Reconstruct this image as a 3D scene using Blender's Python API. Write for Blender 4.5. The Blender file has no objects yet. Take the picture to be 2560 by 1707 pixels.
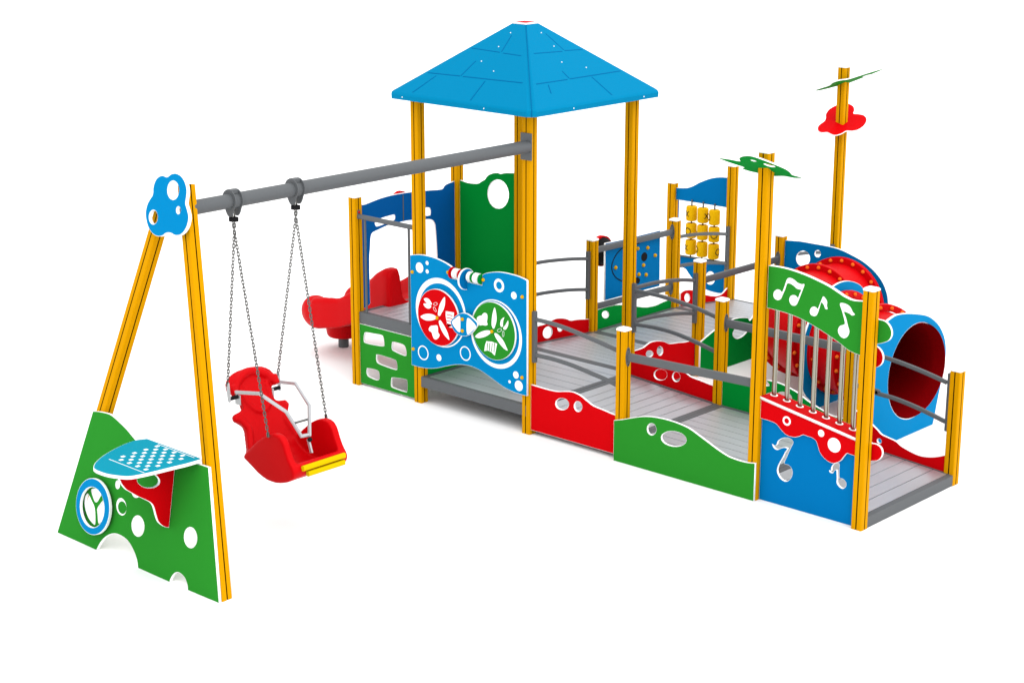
import bpy, bmesh, math, random
from mathutils import Vector, Matrix
random.seed(3)
SC = bpy.context.scene
COL = SC.collection
# ---------------------------------------------------------------- camera, light, exposure
cam_d = bpy.data.cameras.new('camera')
cam = bpy.data.objects.new('camera', cam_d)
COL.objects.link(cam)
cam.location = (10.7478, -11.8481, 5.3167)
cam.rotation_euler = (math.radians(74.4222), 0, math.radians(42.7654))
cam_d.sensor_width = 36.0
cam_d.lens = 65.304
cam_d.clip_end = 500
SC.camera = cam
W = bpy.data.worlds.new('World')
SC.world = W
W.use_nodes = True
bg = W.node_tree.nodes['Background']
bg.inputs[0].default_value = (1.0, 1.0, 1.0, 1)
bg.inputs[1].default_value = 1.0
wt = W.node_tree
tcw = wt.nodes.new('ShaderNodeTexCoord'); dt = wt.nodes.new('ShaderNodeVectorMath'); dt.operation = 'DOT_PRODUCT'
dt.inputs[1].default_value = (.62, -.12, .90)
ma = wt.nodes.new('ShaderNodeMath'); ma.operation = 'MULTIPLY_ADD'; ma.inputs[1].default_value = 1.0; ma.inputs[2].default_value = 1.22
wt.links.new(tcw.outputs['Generated'], dt.inputs[0]); wt.links.new(dt.outputs['Value'], ma.inputs[0]); wt.links.new(ma.outputs[0], bg.inputs[1])
sun_d = bpy.data.lights.new('studio_key', 'SUN'); sun_d.energy = .5; sun_d.angle = math.radians(50)
sun = bpy.data.objects.new('studio_key', sun_d); COL.objects.link(sun)
sun.rotation_euler = Vector((-.55, .45, -1)).to_track_quat('-Z', 'Y').to_euler()
SC.view_settings.view_transform = 'Standard'
SC.view_settings.look = 'None'
SC.view_settings.exposure = 0.0
SC.view_settings.gamma = 1.0
SC.render.engine = 'CYCLES'
SC.cycles.max_bounces = 6; SC.cycles.diffuse_bounces = 2; SC.cycles.glossy_bounces = 3
# ---------------------------------------------------------------- materials
def mat(name, col, rough=.45, metal=0, spec=.012, noise=0.0, bump=0.0, scale=60):
    m = bpy.data.materials.new(name); m.use_nodes = True
    nt = m.node_tree; b = nt.nodes['Principled BSDF']
    b.inputs['Base Color'].default_value = (*col, 1)
    b.inputs['Roughness'].default_value = rough
    b.inputs['Metallic'].default_value = metal
    b.inputs['Specular IOR Level'].default_value = spec
    tc = nt.nodes.new('ShaderNodeTexCoord')
    n = nt.nodes.new('ShaderNodeTexNoise'); n.inputs['Scale'].default_value = scale; n.inputs['Detail'].default_value = 3
    nt.links.new(tc.outputs['Object'], n.inputs['Vector'])
    if noise:
        mx = nt.nodes.new('ShaderNodeMix'); mx.data_type = 'RGBA'
        mx.inputs[6].default_value = (*[c * (1 - noise) for c in col], 1)
        mx.inputs[7].default_value = (*[min(1, c * (1 + noise)) for c in col], 1)
        nt.links.new(n.outputs['Fac'], mx.inputs[0]); nt.links.new(mx.outputs[2], b.inputs['Base Color'])
    if bump:
        bp = nt.nodes.new('ShaderNodeBump'); bp.inputs['Strength'].default_value = bump; bp.inputs['Distance'].default_value = .002
        nt.links.new(n.outputs['Fac'], bp.inputs['Height']); nt.links.new(bp.outputs['Normal'], b.inputs['Normal'])
    return m
M = dict(
    yellow=mat('yellow_coated_aluminium', (.54, .245, .0005), .40, noise=.03, bump=.05),
    groove=mat('dark_profile_groove', (.03, .012, .002), .7),
    white=mat('white_plastic', (.86, .86, .86), .5, noise=.01),
    blue=mat('blue_plastic_sheet', (.0003, .135, .36), .42, noise=.03, bump=.06, scale=90),
    sky=mat('sky_blue_plastic_sheet', (.0003, .185, .42), .42, noise=.03, bump=.06, scale=90),
    navy=mat('deep_blue_plastic_sheet', (.002, .085, .30), .42, noise=.03, bump=.06, scale=90),
    green=mat('green_plastic_sheet', (.0008, .205, .026), .42, noise=.03, bump=.06, scale=90),
    leaf=mat('leaf_green_plastic_sheet', (.018, .205, .018), .42, noise=.03, bump=.06, scale=90),
    red=mat('red_plastic_sheet', (.50, .0010, .003), .42, noise=.03, bump=.06, scale=90),
    mould=mat('red_moulded_plastic', (.49, .0010, .003), .38, spec=.05, noise=.03, bump=.10, scale=140),
    grey=mat('grey_painted_steel', (.088, .094, .100), .5, spec=.2, noise=.05, bump=.12, scale=160),
    black=mat('black_rubber', (.012, .012, .013), .5),
    bolt=mat('yellow_bolt_cap', (.60,.32,.005), .35),
    orange=mat('orange_bolt_cap', (.75, .13, .015), .35),
    bead=mat('yellow_moulded_plastic', (.66, .37, .003), .4, noise=.03),
    grip=mat('bright_yellow_grip', (.56, .40, .001), .5, noise=.03),
    steel=mat('brushed_steel', (.30, .285, .235), .2, metal=1),
    chrome=mat('galvanised_steel', (.12, .12, .115), .3, metal=.9),
    alu=mat('bare_aluminium', (.45,.46,.48), .38, metal=.45),
    roof=mat('sky_blue_roof_shell', (.0003, .172, .335), .5, noise=.03, bump=.05),
    roofline=mat('blue_roof_groove', (.0003, .10, .26), .5),
    teal=mat('turquoise_plastic_sheet', (.0003, .225, .32), .42, noise=.03, bump=.06, scale=90),
    inner_shade=mat('red_with_painted_shade', (.20, .0008, .002), .6, noise=.03),  # tunnel red with the interior shade put into the base colour
    dark=mat('dark_gap', (.02, .022, .024), .8),
)
def deck_mat(name, axis):
    m = mat(name, (.48,.50,.535), .32, metal=.6, spec=.5)
    nt = m.node_tree; b = nt.nodes['Principled BSDF']
    tc = nt.nodes.new('ShaderNodeTexCoord')
    w = nt.nodes.new('ShaderNodeTexWave'); w.wave_type = 'BANDS'; w.bands_direction = axis; w.wave_profile = 'SIN'
    w.inputs['Scale'].default_value = 30
    bp = nt.nodes.new('ShaderNodeBump'); bp.inputs['Strength'].default_value = .55; bp.inputs['Distance'].default_value = .003
    nt.links.new(tc.outputs['Object'], w.inputs['Vector'])
    nt.links.new(w.outputs['Fac'], bp.inputs['Height']); nt.links.new(bp.outputs['Normal'], b.inputs['Normal'])
    return m
DX = deck_mat('ribbed_aluminium_along_x', 'Y')
DY = deck_mat('ribbed_aluminium_along_y', 'X')
# ---------------------------------------------------------------- helpers
def tag(o, label=None, cat=None, group=None, kind=None):
    for k, v in (('label', label), ('category', cat), ('group', group), ('kind', kind)):
        if v: o[k] = v
    return o
def link(name, me, mats, parent=None, label=None, smooth=None):
    for m in mats: me.materials.append(M[m] if isinstance(m, str) else m)
    o = bpy.data.objects.new(name, me); COL.objects.link(o)
    if parent: o.parent = parent
    if label: o['label'] = label
    if smooth is not None: me.set_sharp_from_angle(angle=math.radians(smooth))
    if smooth is not None:
        for p in me.polygons: p.use_smooth = True
    return o
def obj(name, bm, mats, parent=None, label=None, smooth=None):
    bmesh.ops.recalc_face_normals(bm, faces=bm.faces)
    me = bpy.data.meshes.new(name); bm.to_mesh(me); bm.free()
    return link(name, me, mats if isinstance(mats, (list, tuple)) else [mats], parent, label, smooth)
def spline(pts, n=6, closed=True):
    """Catmull-Rom through the points; a third value 1 marks a sharp corner."""
    P = [Vector(p[:2]) for p in pts]; c = [len(p) > 2 and p[2] for p in pts]; N = len(P); out = []
    for i in range(N if closed else N - 1):
        p1, p2 = P[i], P[(i + 1) % N]
        if c[i] and c[(i + 1) % N]: out.append(p1.copy()); continue
        p0 = P[i - 1] if not c[i] and (closed or i) else p1 * 2 - p2
        p3 = P[(i + 2) % N] if not c[(i + 1) % N] and (closed or i < N - 2) else p2 * 2 - p1
        for k in range(n):
            t = k / n
            out.append(.5 * ((2 * p1) + (p2 - p0) * t + (2 * p0 - 5 * p1 + 4 * p2 - p3) * t * t + (3 * p1 - p0 - 3 * p2 + p3) * t ** 3))
    if not closed: out.append(P[-1])
    return [(v.x, v.y) for v in out]
def circ(c, n=32, r=None):
    x, y, r0 = c; r = r or r0
    return [(x + r * math.cos(2 * math.pi * k / n), y + r * math.sin(2 * math.pi * k / n)) for k in range(n)]
def ring(x, y, r1, r2, n=40): return [circ((x, y, r1), n), circ((x, y, r2), n)]
def inset(loop, d):
    """move a loop inwards (d>0) or outwards"""
    pts = []
    for p in loop:
        if not pts or (Vector(p) - Vector(pts[-1])).length > 1e-4: pts.append(p)
    if (Vector(pts[0]) - Vector(pts[-1])).length < 1e-4: pts.pop()
    A = sum(pts[i - 1][0] * pts[i][1] - pts[i][0] * pts[i - 1][1] for i in range(len(pts)))
    s = 1 if A > 0 else -1; out = []
    for i, p in enumerate(pts):
        a, b, c = Vector(pts[i - 1]), Vector(p), Vector(pts[(i + 1) % len(pts)])
        e1 = (b - a).normalized(); e2 = (c - b).normalized()
        n1 = Vector((-e1.y, e1.x)) * s; n2 = Vector((-e2.y, e2.x)) * s
        m = n1 + n2
        if m.length < .3: out.append(p); continue
        m.normalize(); k = d / max(.5, m.dot(n1)); out.append((b.x + m.x * k, b.y + m.y * k))
    return out
def filled(loops, t):
    cu = bpy.data.curves.new('tmp', 'CURVE'); cu.dimensions = '2D'; cu.fill_mode = 'BOTH'; cu.extrude = t / 2
    for lp in loops:
        s = cu.splines.new('POLY'); s.points.add(len(lp) - 1); s.use_cyclic_u = True
        for k, p in enumerate(lp): s.points[k].co = (p[0], p[1], 0, 1)
    o = bpy.data.objects.new('tmp', cu); COL.objects.link(o)
    dg = bpy.context.evaluated_depsgraph_get(); me = bpy.data.meshes.new_from_object(o.evaluated_get(dg))
    bpy.data.objects.remove(o); bpy.data.curves.remove(cu)
    return me
def frame(plane, c):
    """matrix taking (a, b, w) of a panel to the world; w points to the front of the panel"""
    if plane == 'y': o, u, v, n = Vector((0, c, 0)), Vector((1, 0, 0)), Vector((0, 0, 1)), Vector((0, -1, 0))
    elif plane == 'x': o, u, v, n = Vector((c, 0, 0)), Vector((0, 1, 0)), Vector((0, 0, 1)), Vector((1, 0, 0))
    elif plane == 'z': o, u, v, n = Vector((0, 0, c)), Vector((1, 0, 0)), Vector((0, 1, 0)), Vector((0, 0, 1))
    else:
        o, u, v = [Vector(q) for q in plane]; n = u.cross(v)
        if c == -1: n = -n
    m = Matrix.Identity(4)
    for k, q in enumerate((u, v, n)):
        for r in range(3): m[r][k] = q[r]
    return Matrix.Translation(o) @ m
def panel(name, plane, c, t, outline, holes=(), engr=(), m='blue', parent=None, label=None, rim=.0028, back=True, extra=(), core='white'):
    """plastic sheet: white core, coloured skins; c = front surface, engravings cut the front skin only"""
    F = frame(plane, c); sk = .0016
    bm = bmesh.new()
    def add(loops, th, w, mi):
        me = filled(loops, th); me.transform(F @ Matrix.Translation((0, 0, w)))
        n0 = len(bm.faces); bm.from_mesh(me); bm.faces.ensure_lookup_table()
        for f in bm.faces[n0:]: f.material_index = mi
        bpy.data.meshes.remove(me)
    nv = F.to_3x3() @ Vector((0, 0, 1))
    for ol, hs, en in [(outline, holes, engr)] + list(extra):
        add([ol] + list(hs), t - 2 * sk, -t / 2, 0)
        io = [inset(ol, rim)] + [inset(h, -rim) for h in hs]
        n0 = len(bm.faces)
        add(io + list(en), sk, -sk / 2, 1)
        if back: add(io, sk, -t + sk / 2, 1)
        for f in bm.faces[n0:]:
            if abs(f.normal.dot(nv)) < .8: f.material_index = 0
    me = bpy.data.meshes.new(name); bm.to_mesh(me); bm.free()
    return link(name, me, [core, m], parent, label)
def bx(bm, x0, x1, y0, y1, z0, z1, mi=0):
    vs = [bm.verts.new((x, y, z)) for x in (x0, x1) for y in (y0, y1) for z in (z0, z1)]
    for q in ((0, 1, 3, 2), (4, 6, 7, 5), (0, 4, 5, 1), (2, 3, 7, 6), (0, 2, 6, 4), (1, 5, 7, 3)):
        f = bm.faces.new([vs[k] for k in q]); f.material_index = mi
    return vs
def sweep(bm, path, prof, up=(0, 0, 1), closed=False, mi=0, caps=True):
    """profile points (a, b): a across, b along up"""
    P = [Vector(p) for p in path]; N = len(P); rows = []; upv = Vector(up)
    for i, p in enumerate(P):
        if closed: t = P[(i + 1) % N] - P[i - 1]
        else: t = P[min(i + 1, N - 1)] - P[max(i - 1, 0)]
        t.normalize(); s = t.cross(upv); s = s.normalized() if s.length > 1e-5 else Vector((1, 0, 0)); u = s.cross(t)
        rows.append([bm.verts.new(p + s * a + u * b) for a, b in prof])
    K = len(prof)
    for i in range(N if closed else N - 1):
        A, B = rows[i], rows[(i + 1) % N]
        for k in range(K):
            f = bm.faces.new((A[k], A[(k + 1) % K], B[(k + 1) % K], B[k])); f.material_index = mi
    if not closed and caps:
        for r in (rows[0], rows[-1]):
            f = bm.faces.new(r); f.material_index = mi
def cprof(r, n=16): return [(r * math.cos(2 * math.pi * k / n), r * math.sin(2 * math.pi * k / n)) for k in range(n)]
def rprof(w, h, r=.004):
    o = []
    for sx, sy, a0 in ((1, 1, 0), (-1, 1, 90), (-1, -1, 180), (1, -1, 270)):
        for a in (0, 45, 90):
            t = math.radians(a0 + a); o.append((sx * (w / 2 - r) + r * math.cos(t), sy * (h / 2 - r) + r * math.sin(t)))
    return o
def lathe(bm, prof, o, d, n=32, mi=0, caps=True):
    """prof: (radius, distance along d)"""
    d = Vector(d).normalized(); a = d.orthogonal().normalized(); b = d.cross(a); o = Vector(o); rows = []
    for r, h in prof:
        rows.append([bm.verts.new(o + d * h + (a * math.cos(2 * math.pi * k / n) + b * math.sin(2 * math.pi * k / n)) * max(r, 1e-5)) for k in range(n)])
    for A, B in zip(rows, rows[1:]):
        for k in range(n):
            f = bm.faces.new((A[k], A[(k + 1) % n], B[(k + 1) % n], B[k])); f.material_index = mi
    for q in (rows[0], rows[-1]) if caps else ():
        f = bm.faces.new(q); f.material_index = mi
def domes(name, pts, d, r, m, parent, lift=0):
    for q in pts:
        bm = bmesh.new(); dome(bm, Vector(q) + Vector(d) * lift, d, r); obj(name, bm, [m], parent, smooth=40)
def dome(bm, o, d, r=.014, mi=0):
    lathe(bm, [(r, 0), (r, r * .35), (r * .85, r * .75), (r * .5, r * 1.05), (0.001, r * 1.12)], o, d, 12, mi)
def smooth_path(pts, n=8):
    P = [Vector(p) for p in pts]; out = []
    for i in range(len(P) - 1):
        p1, p2 = P[i], P[i + 1]; p0 = P[i - 1] if i else p1 * 2 - p2; p3 = P[i + 2] if i + 2 < len(P) else p2 * 2 - p1
        for k in range(n):
            t = k / n; out.append(.5 * ((2 * p1) + (p2 - p0) * t + (2 * p0 - 5 * p1 + 4 * p2 - p3) * t * t + (3 * p1 - p0 - 3 * p2 + p3) * t ** 3))
    out.append(P[-1]); return out
def remeshed(name, bm, voxel, mats, parent, label=None, smooth=6):
    bmesh.ops.recalc_face_normals(bm, faces=bm.faces)
    me = bpy.data.meshes.new('tmp'); bm.to_mesh(me); bm.free()
    o = bpy.data.objects.new('tmp', me); COL.objects.link(o)
    r = o.modifiers.new('r', 'REMESH'); r.mode = 'VOXEL'; r.voxel_size = voxel; r.use_smooth_shade = True
    s = o.modifiers.new('s', 'SMOOTH'); s.factor = .5; s.iterations = smooth
    dg = bpy.context.evaluated_depsgraph_get(); m2 = bpy.data.meshes.new_from_object(o.evaluated_get(dg))
    bpy.data.objects.remove(o); m2.name = name
    q = link(name, m2, mats, parent, label)
    for p in m2.polygons: p.use_smooth = True
    return q
# ---------------------------------------------------------------- setting
bm = bmesh.new(); bmesh.ops.create_grid(bm, x_segments=1, y_segments=1, size=90)
gm = mat('white_studio_floor', (.88, .88, .88), .9, spec=.0)
tag(obj('ground', bm, [gm]), kind='structure')
# ---------------------------------------------------------------- the play structure
XP, XA, XB, XE, XF, XG = -2.2636, -1.3899, 0.0, 1.0885, 2.4889, 3.4928
Y1, Y2, Y3, Y4, HW = 1.4, 2.4991, 3.8879, 4.9231, .0478
ROOT = bpy.data.objects.new('play_structure', None); COL.objects.link(ROOT); ROOT.location = (0, 0, 0)
tag(ROOT, 'yellow posted playground unit with blue roof tower, ramps, red tunnel, slide and swing frame', 'play structure')
def post_profile():
    a = HW; o = []; r = .009
    for q in range(4):
        ang = math.radians(90 * q); cs, sn = round(math.cos(ang)), round(math.sin(ang))
        side = [(a, r - a), (a, -.0052), (a - .012, -.0052), (a - .012, .0052), (a, .0052), (a, a - r), (a - r * .3, a - r * .3)]
        for x, y in side: o.append((x * cs - y * sn, x * sn + y * cs))
    # last corner point closes towards the next side
    return o
PP = post_profile()
def post_mesh(h):
    bm = bmesh.new(); rows = []
    for z in (0, h): rows.append([bm.verts.new((x, y, z)) for x, y in PP])
    n = len(PP)
    for k in range(n):
        f = bm.faces.new((rows[0][k], rows[0][(k + 1) % n], rows[1][(k + 1) % n], rows[1][k]))
        if k % 7 in (1, 2, 3): f.material_index = 1
    bm.faces.new(rows[1]); bm.faces.new(rows[0])
    return bm
def cap_mesh(z):
    bm = bmesh.new(); a = HW + .004; b = HW - .004
    rows = []
    for s, zz in ((a, z), (a, z + .012), (b, z + .02)):
        c = .010
        rows.append([bm.verts.new((x, y, zz)) for x, y in ((s, -s + c), (s, s - c), (s - c, s), (-s + c, s), (-s, s - c), (-s, -s + c), (-s + c, -s), (s - c, -s))])
    for A, B in zip(rows, rows[1:]):
        for k in range(8): bm.faces.new((A[k], A[(k + 1) % 8], B[(k + 1) % 8], B[k]))
    bm.faces.new(rows[0]); bm.faces.new(rows[-1])
    return bm
POSTS = {}
def post(key, x, y, h, cap=True, label=None):
    o = obj('post', post_mesh(h), ['yellow', 'groove'], ROOT, label); o.location = (x, y, 0)
    if cap: obj('post_cap', cap_mesh(h), ['white'], o)
    POSTS[key] = o; return o
post('P1', XP, 0, 1.866, label='shorter yellow post at the left end of the upper platform')
post('N', XP, Y1, 2.05)
post('A', XA, 0, 2.97, False); post('B', XB, 0, 2.97, False, 'roof post carrying the grey swing beam'); post('C', XB, Y1, 2.97, False); post('D', XA, Y1, 2.97, False)
post('E', XE, 0, 1.165, label='short yellow post with white cap behind the green front panel'); post('F', XF, 0, 2.853, label='tall yellow post pierced through a green cloud sheet'); post('G', XG, 0, 1.921, label='front yellow post at the foot of the ramp beside the music panel')
post('J', XE, Y1, 1.162); post('K', XF, Y1, 1.16); post('H', XG, Y1, .985, label='lowest yellow post at the right corner of the ramp')
post('L', XA, Y2, 1.169); post('Mm', XB, Y2, 1.162); post('Q', XA, Y3, 1.163); post('Wp', XB, Y3, 1.198)
post('R', XA, Y4, 1.623); post('T', XP + .03, Y4, 1.325); post('Z', XB, Y4, 2.844, label='tallest back post with red flower sheet and green leaf sheet')
# ---------------------------------------------------------------- roof
RC = Vector((-.695, .70, 0)); RH = .892; RT = .09
roof_bm = bmesh.new()
def sq(s, z, c):
    return [(RC.x + x, RC.y + y, z) for x, y in ((s, -s + c), (s, s - c), (s - c, s), (-s + c, s), (-s, s - c), (-s, -s + c), (-s + c, -s), (s - c, -s))]
rows = []
for s, z, c in ((RH - .02, 2.902, .055), (RH, 2.902, .06), (RH + .002, 2.945, .06), (RH - .004, 2.958, .055), (RH - .018, 2.970, .05)):
    rows.append([roof_bm.verts.new(v) for v in sq(s, z, c)])
top = [roof_bm.verts.new(v) for v in sq(RT, 3.570, .012)]
rows.append(top)
ins = [roof_bm.verts.new(v) for v in sq(RH - .04, 2.935, .05)]
itop = [roof_bm.verts.new(v) for v in sq(RT, 3.54, .012)]
for A, B in list(zip(rows, rows[1:])) + [(ins, rows[0]), (itop, ins)]:
    for k in range(8): roof_bm.faces.new((A[k], A[(k + 1) % 8], B[(k + 1) % 8], B[k]))
roof_bm.faces.new(top); roof_bm.faces.new(itop)
roof = obj('roof', roof_bm, ['roof'], ROOT, 'sky blue four sided tower roof with shallow tile grooves', 25)
cb = bmesh.new(); s = .085
bx(cb, RC.x - s, RC.x + s, RC.y - s, RC.y + s, 3.571, 3.583, 0)
bx(cb, RC.x - .06, RC.x + .06, RC.y - .06, RC.y + .06, 3.583, 3.587, 1)
obj('roof_cap', cb, ['white', 'red'], roof)
# tile grooves and seam on each face
def strip(bm, p, q, w, n, mi=0, lift=.0012):
    p, q, n = Vector(p), Vector(q), Vector(n).normalized(); d = (q - p).normalized(); s = d.cross(n) * w / 2; u = n * lift
    vs = [bm.verts.new(v) for v in (p + s + u, q + s + u, q - s + u, p - s + u, p + s - n * .003, q + s - n * .003, q - s - n * .003, p - s - n * .003)]
    for f in ((0, 1, 2, 3), (4, 5, 6, 7), (0, 1, 5, 4), (1, 2, 6, 5), (2, 3, 7, 6), (3, 0, 4, 7)): bm.faces.new([vs[k] for k in f]).material_index = mi
gv = bmesh.new()
def roof_pt(face, a, s):
    """a along the eave, s height; point on the sloping face"""
    t = (s - 2.972) / (3.570 - 2.972); hh = (RH - .018) * (1 - t) + RT * t
    return Vector((RC.x + a, RC.y - hh, s)) if face == 0 else Vector((RC.x + hh, RC.y + a, s))
LN0 = [[(-1.0153,0.3321,3.3554),(-0.6535,0.3211,3.3467)],[(-0.6089,0.3174,3.3438),(-0.3841,0.3104,3.3383)],[(-0.6724,0.4926,3.4822),(-0.6368,0.3273,3.3516)],[(-1.2903,0.0545,3.1361),(-0.8881,0.0604,3.1407)],[(-0.8493,0.0596,3.1401),(-0.1384,0.0681,3.1468)],[(-0.8456,0.2147,3.2627),(-0.8787,0.0644,3.1439)],[(-1.1638,0.0359,3.1213),(-1.2792,-0.1439,2.9793)],[(-0.5601,0.043,3.127),(-0.5543,-0.1452,2.9782)]]
LN1 = [[(-0.3262,0.4076,3.3547),(-0.3118,0.771,3.3433)],[(-0.3161,0.8072,3.3467),(-0.3045,1.0366,3.3376)],[(-0.4947,0.758,3.4878),(-0.3227,0.8042,3.3519)],[(-0.0524,0.1256,3.1384),(-0.0523,0.535,3.1383)],[(-0.0543,0.5723,3.1399),(-0.0588,1.278,3.1434)],[(-0.1342,0.56,3.203),(-0.0608,0.5694,3.145)],[(-0.0301,0.2564,3.1208),(0.0469,0.2045,3.0599)],[(-0.0433,0.8557,3.1312),(0.144,0.908,2.9832)]]
N0 = Vector((0, -.598, .754)); N1 = Vector((.598, 0, .754))
for L_, nn, f in ((LN0, N0, 0), (LN1, N1, 1)):
    for a, b in L_:
        pa = roof_pt(f, (a[0] - RC.x) if f == 0 else (a[1] - RC.y), a[2]); pb = roof_pt(f, (b[0] - RC.x) if f == 0 else (b[1] - RC.y), b[2])
        strip(gv, pa, pb, .007, nn)
        # the opposite face carries the same grooves
        pa2 = Vector((2 * RC.x - pa.x, 2 * RC.y - pa.y, pa.z)); pb2 = Vector((2 * RC.x - pb.x, 2 * RC.y - pb.y, pb.z))
        strip(gv, pa2, pb2, .007, Vector((-nn.x, -nn.y, nn.z)))
strip(gv, (RC.x + RT, RC.y - RT, 3.571), (RC.x + RH - .035, RC.y - RH + .035, 2.978), .005, (1, -1, 1.5))
strip(gv, (RC.x + RH - .0265, RC.y - RH + .0265, 2.972), (RC.x + RH - .0265, RC.y - RH + .0265, 2.906), .006, (1, -1, 0))
obj('roof_groove', gv, ['roofline'], roof)
for p in [(-0.7048,0.5134,3.4987),(-0.7139,0.3716,3.3867),(-0.7768,0.2181,3.2654),(-0.5509,0.1399,3.2036)]:
    domes('roof_screw', [roof_pt(0, p[0] - RC.x, p[2])], N0, .0055, 'white', roof)
for p in [(-0.5069,0.7116,3.4975),(-0.367,0.721,3.387),(-0.2133,0.6473,3.2655),(-0.1336,0.8864,3.2025)]:
    domes('roof_screw', [roof_pt(1, p[1] - RC.y, p[2])], N1, .0055, 'white', roof)
for a in (-.69, .33):
    domes('roof_screw', [(RC.x + a, RC.y - RH, 2.928)], (0, -1, 0), .006, 'white', roof)
for a in (-.35, .62):
    domes('roof_screw', [(RC.x + RH, RC.y + a, 2.928)], (1, 0, 0), .006, 'white', roof)
# ---------------------------------------------------------------- decks
def deck(x0, x1, y0, y1, za, zb, along, boards, label=None, fr=.05, beam=.09, z_dir='x'):
    """boards run along 'along'; surface falls from za to zb in the z_dir direction"""
    def zz(x, y):
        t = (x - x0) / (x1 - x0) if z_dir == 'x' else (y - y0) / (y1 - y0)
        return za + (zb - za) * t
    fb = bmesh.new()
    def slab(bm, a0, a1, b0, b1, top, bot, mi=0):
        vs = []
        for x in (a0, a1):
            for y in (b0, b1):
                for h in (bot, top): vs.append(bm.verts.new((x, y, zz(x, y) + h)))
        for q in ((0, 1, 3, 2), (4, 6, 7, 5), (0, 4, 5, 1), (2, 3, 7, 6), (0, 2, 6, 4), (1, 5, 7, 3)):
            bm.faces.new([vs[k] for k in q]).material_index = mi
    slab(fb, x0, x1, y0, y0 + fr, 0, -beam); slab(fb, x0, x1, y1 - fr, y1, 0, -beam)
    slab(fb, x0, x0 + fr, y0 + fr, y1 - fr, -.0005, -beam); slab(fb, x1 - fr, x1, y0 + fr, y1 - fr, -.0005, -beam)
    slab(fb, x0 + fr, x1 - fr, y0 + fr, y1 - fr, -.022, -.03, 1)
    base = obj('deck', fb, ['grey', 'dark'], ROOT, label)
    bb = bmesh.new(); g = .0038
    lo, hi = (y0 + fr, y1 - fr) if along == 'x' else (x0 + fr, x1 - fr)
    for k in range(boards):
        p = lo + (hi - lo) * k / boards + g; q = lo + (hi - lo) * (k + 1) / boards - g
        if along == 'x': slab(bb, x0 + fr + .004, x1 - fr - .004, p, q, -.002, -.02)
        else: slab(bb, p, q, y0 + fr + .004, y1 - fr - .004, -.002, -.02)
    obj('deck_boards', bb, [DX if along == 'x' else DY], base)
    return base
deck(XA + HW, .045, -.045, Y1 + .03, .267, .267, 'x', 9, 'flat ribbed aluminium floor under the roof', beam=.10)
deck(.05, XE + .03, .023, Y1 - .02, .265, .19, 'y', 8)
deck(XE + .034, XF, .023, Y1 - .02, .19, .165, 'x', 10)
deck(XF + .004, 3.535, .023, Y1 + .0, .165, .092, 'y', 7, 'lowest ribbed ramp section beside the music panel')
deck(XA + .02, -.01, Y1 + .034, Y2, .265, .20, 'x', 9, z_dir='y')
deck(XA + .02, -.01, Y2 + .004, Y3, .20, .20, 'x', 11, z_dir='y')
deck(XA + .02, -.01, Y3 + .004, Y4 + .04, .20, .09, 'x', 8, z_dir='y')
deck(XP + .03, XA - .0, -.02, Y1 - .02, .742, .742, 'y', 7, 'raised platform in front of the slide', beam=.11)
# ---------------------------------------------------------------- curb panels
sp = spline
RA = [(0.1162,0.4716),(0.23,0.4667),(0.3572,0.4719),(0.4471,0.4907),(0.5363,0.5052),(0.6252,0.4929),(0.7139,0.4556),(0.7844,0.4287),(0.8891,0.4164),(0.993,0.4028),(1.0188,0.3987)]
P1o = [(.0478, RA[0][1], 1)] + RA[1:-1] + [(1.0407, RA[-1][1], 1), (1.0407, .045, 1), (.0478, .045, 1)]
P1h = [[(0.499,0.377),(0.493,0.36),(0.479,0.343),(0.46,0.329),(0.437,0.319),(0.412,0.314),(0.388,0.314),(0.368,0.319),(0.352,0.33),(0.344,0.344),(0.343,0.361),(0.349,0.379),(0.363,0.395),(0.382,0.409),(0.406,0.419),(0.43,0.424),(0.454,0.424),(0.475,0.419),(0.49,0.408),(0.498,0.394)], [(0.653,0.401),(0.653,0.386),(0.649,0.372),(0.641,0.358),(0.63,0.348),(0.616,0.341),(0.602,0.338),(0.588,0.341),(0.575,0.348),(0.567,0.358),(0.561,0.371),(0.561,0.386),(0.565,0.401),(0.573,0.414),(0.584,0.425),(0.598,0.432),(0.613,0.434),(0.627,0.432),(0.639,0.425),(0.648,0.415)]]
panel('curb_panel', 'y', -.03, .02, sp(P1o), P1h, m='red', parent=ROOT, label='red wavy curb with two oval holes right of the roof tower front')
panel('curb_panel', 'y', Y1 - .03, .02, sp([(p[0], p[1] - .046) + tuple(p[2:]) if p[1] > .1 else p for p in P1o]), [[(a, b - .036) for a, b in q] for q in P1h], m='red', parent=ROOT, label='red wavy curb with two oval holes on the far side of the ramp')
GE = [(1.0487,0.366),(1.1504,0.3965),(1.2482,0.4318),(1.359,0.4675),(1.4553,0.4875),(1.5511,0.4961),(1.6463,0.4979),(1.7544,0.4915),(1.8619,0.4731),(1.9559,0.4385),(2.0626,0.3962),(2.1685,0.3542),(2.2733,0.3235),(2.3763,0.3148),(2.4526,0.3164),(2.5343,0.3282)]
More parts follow.
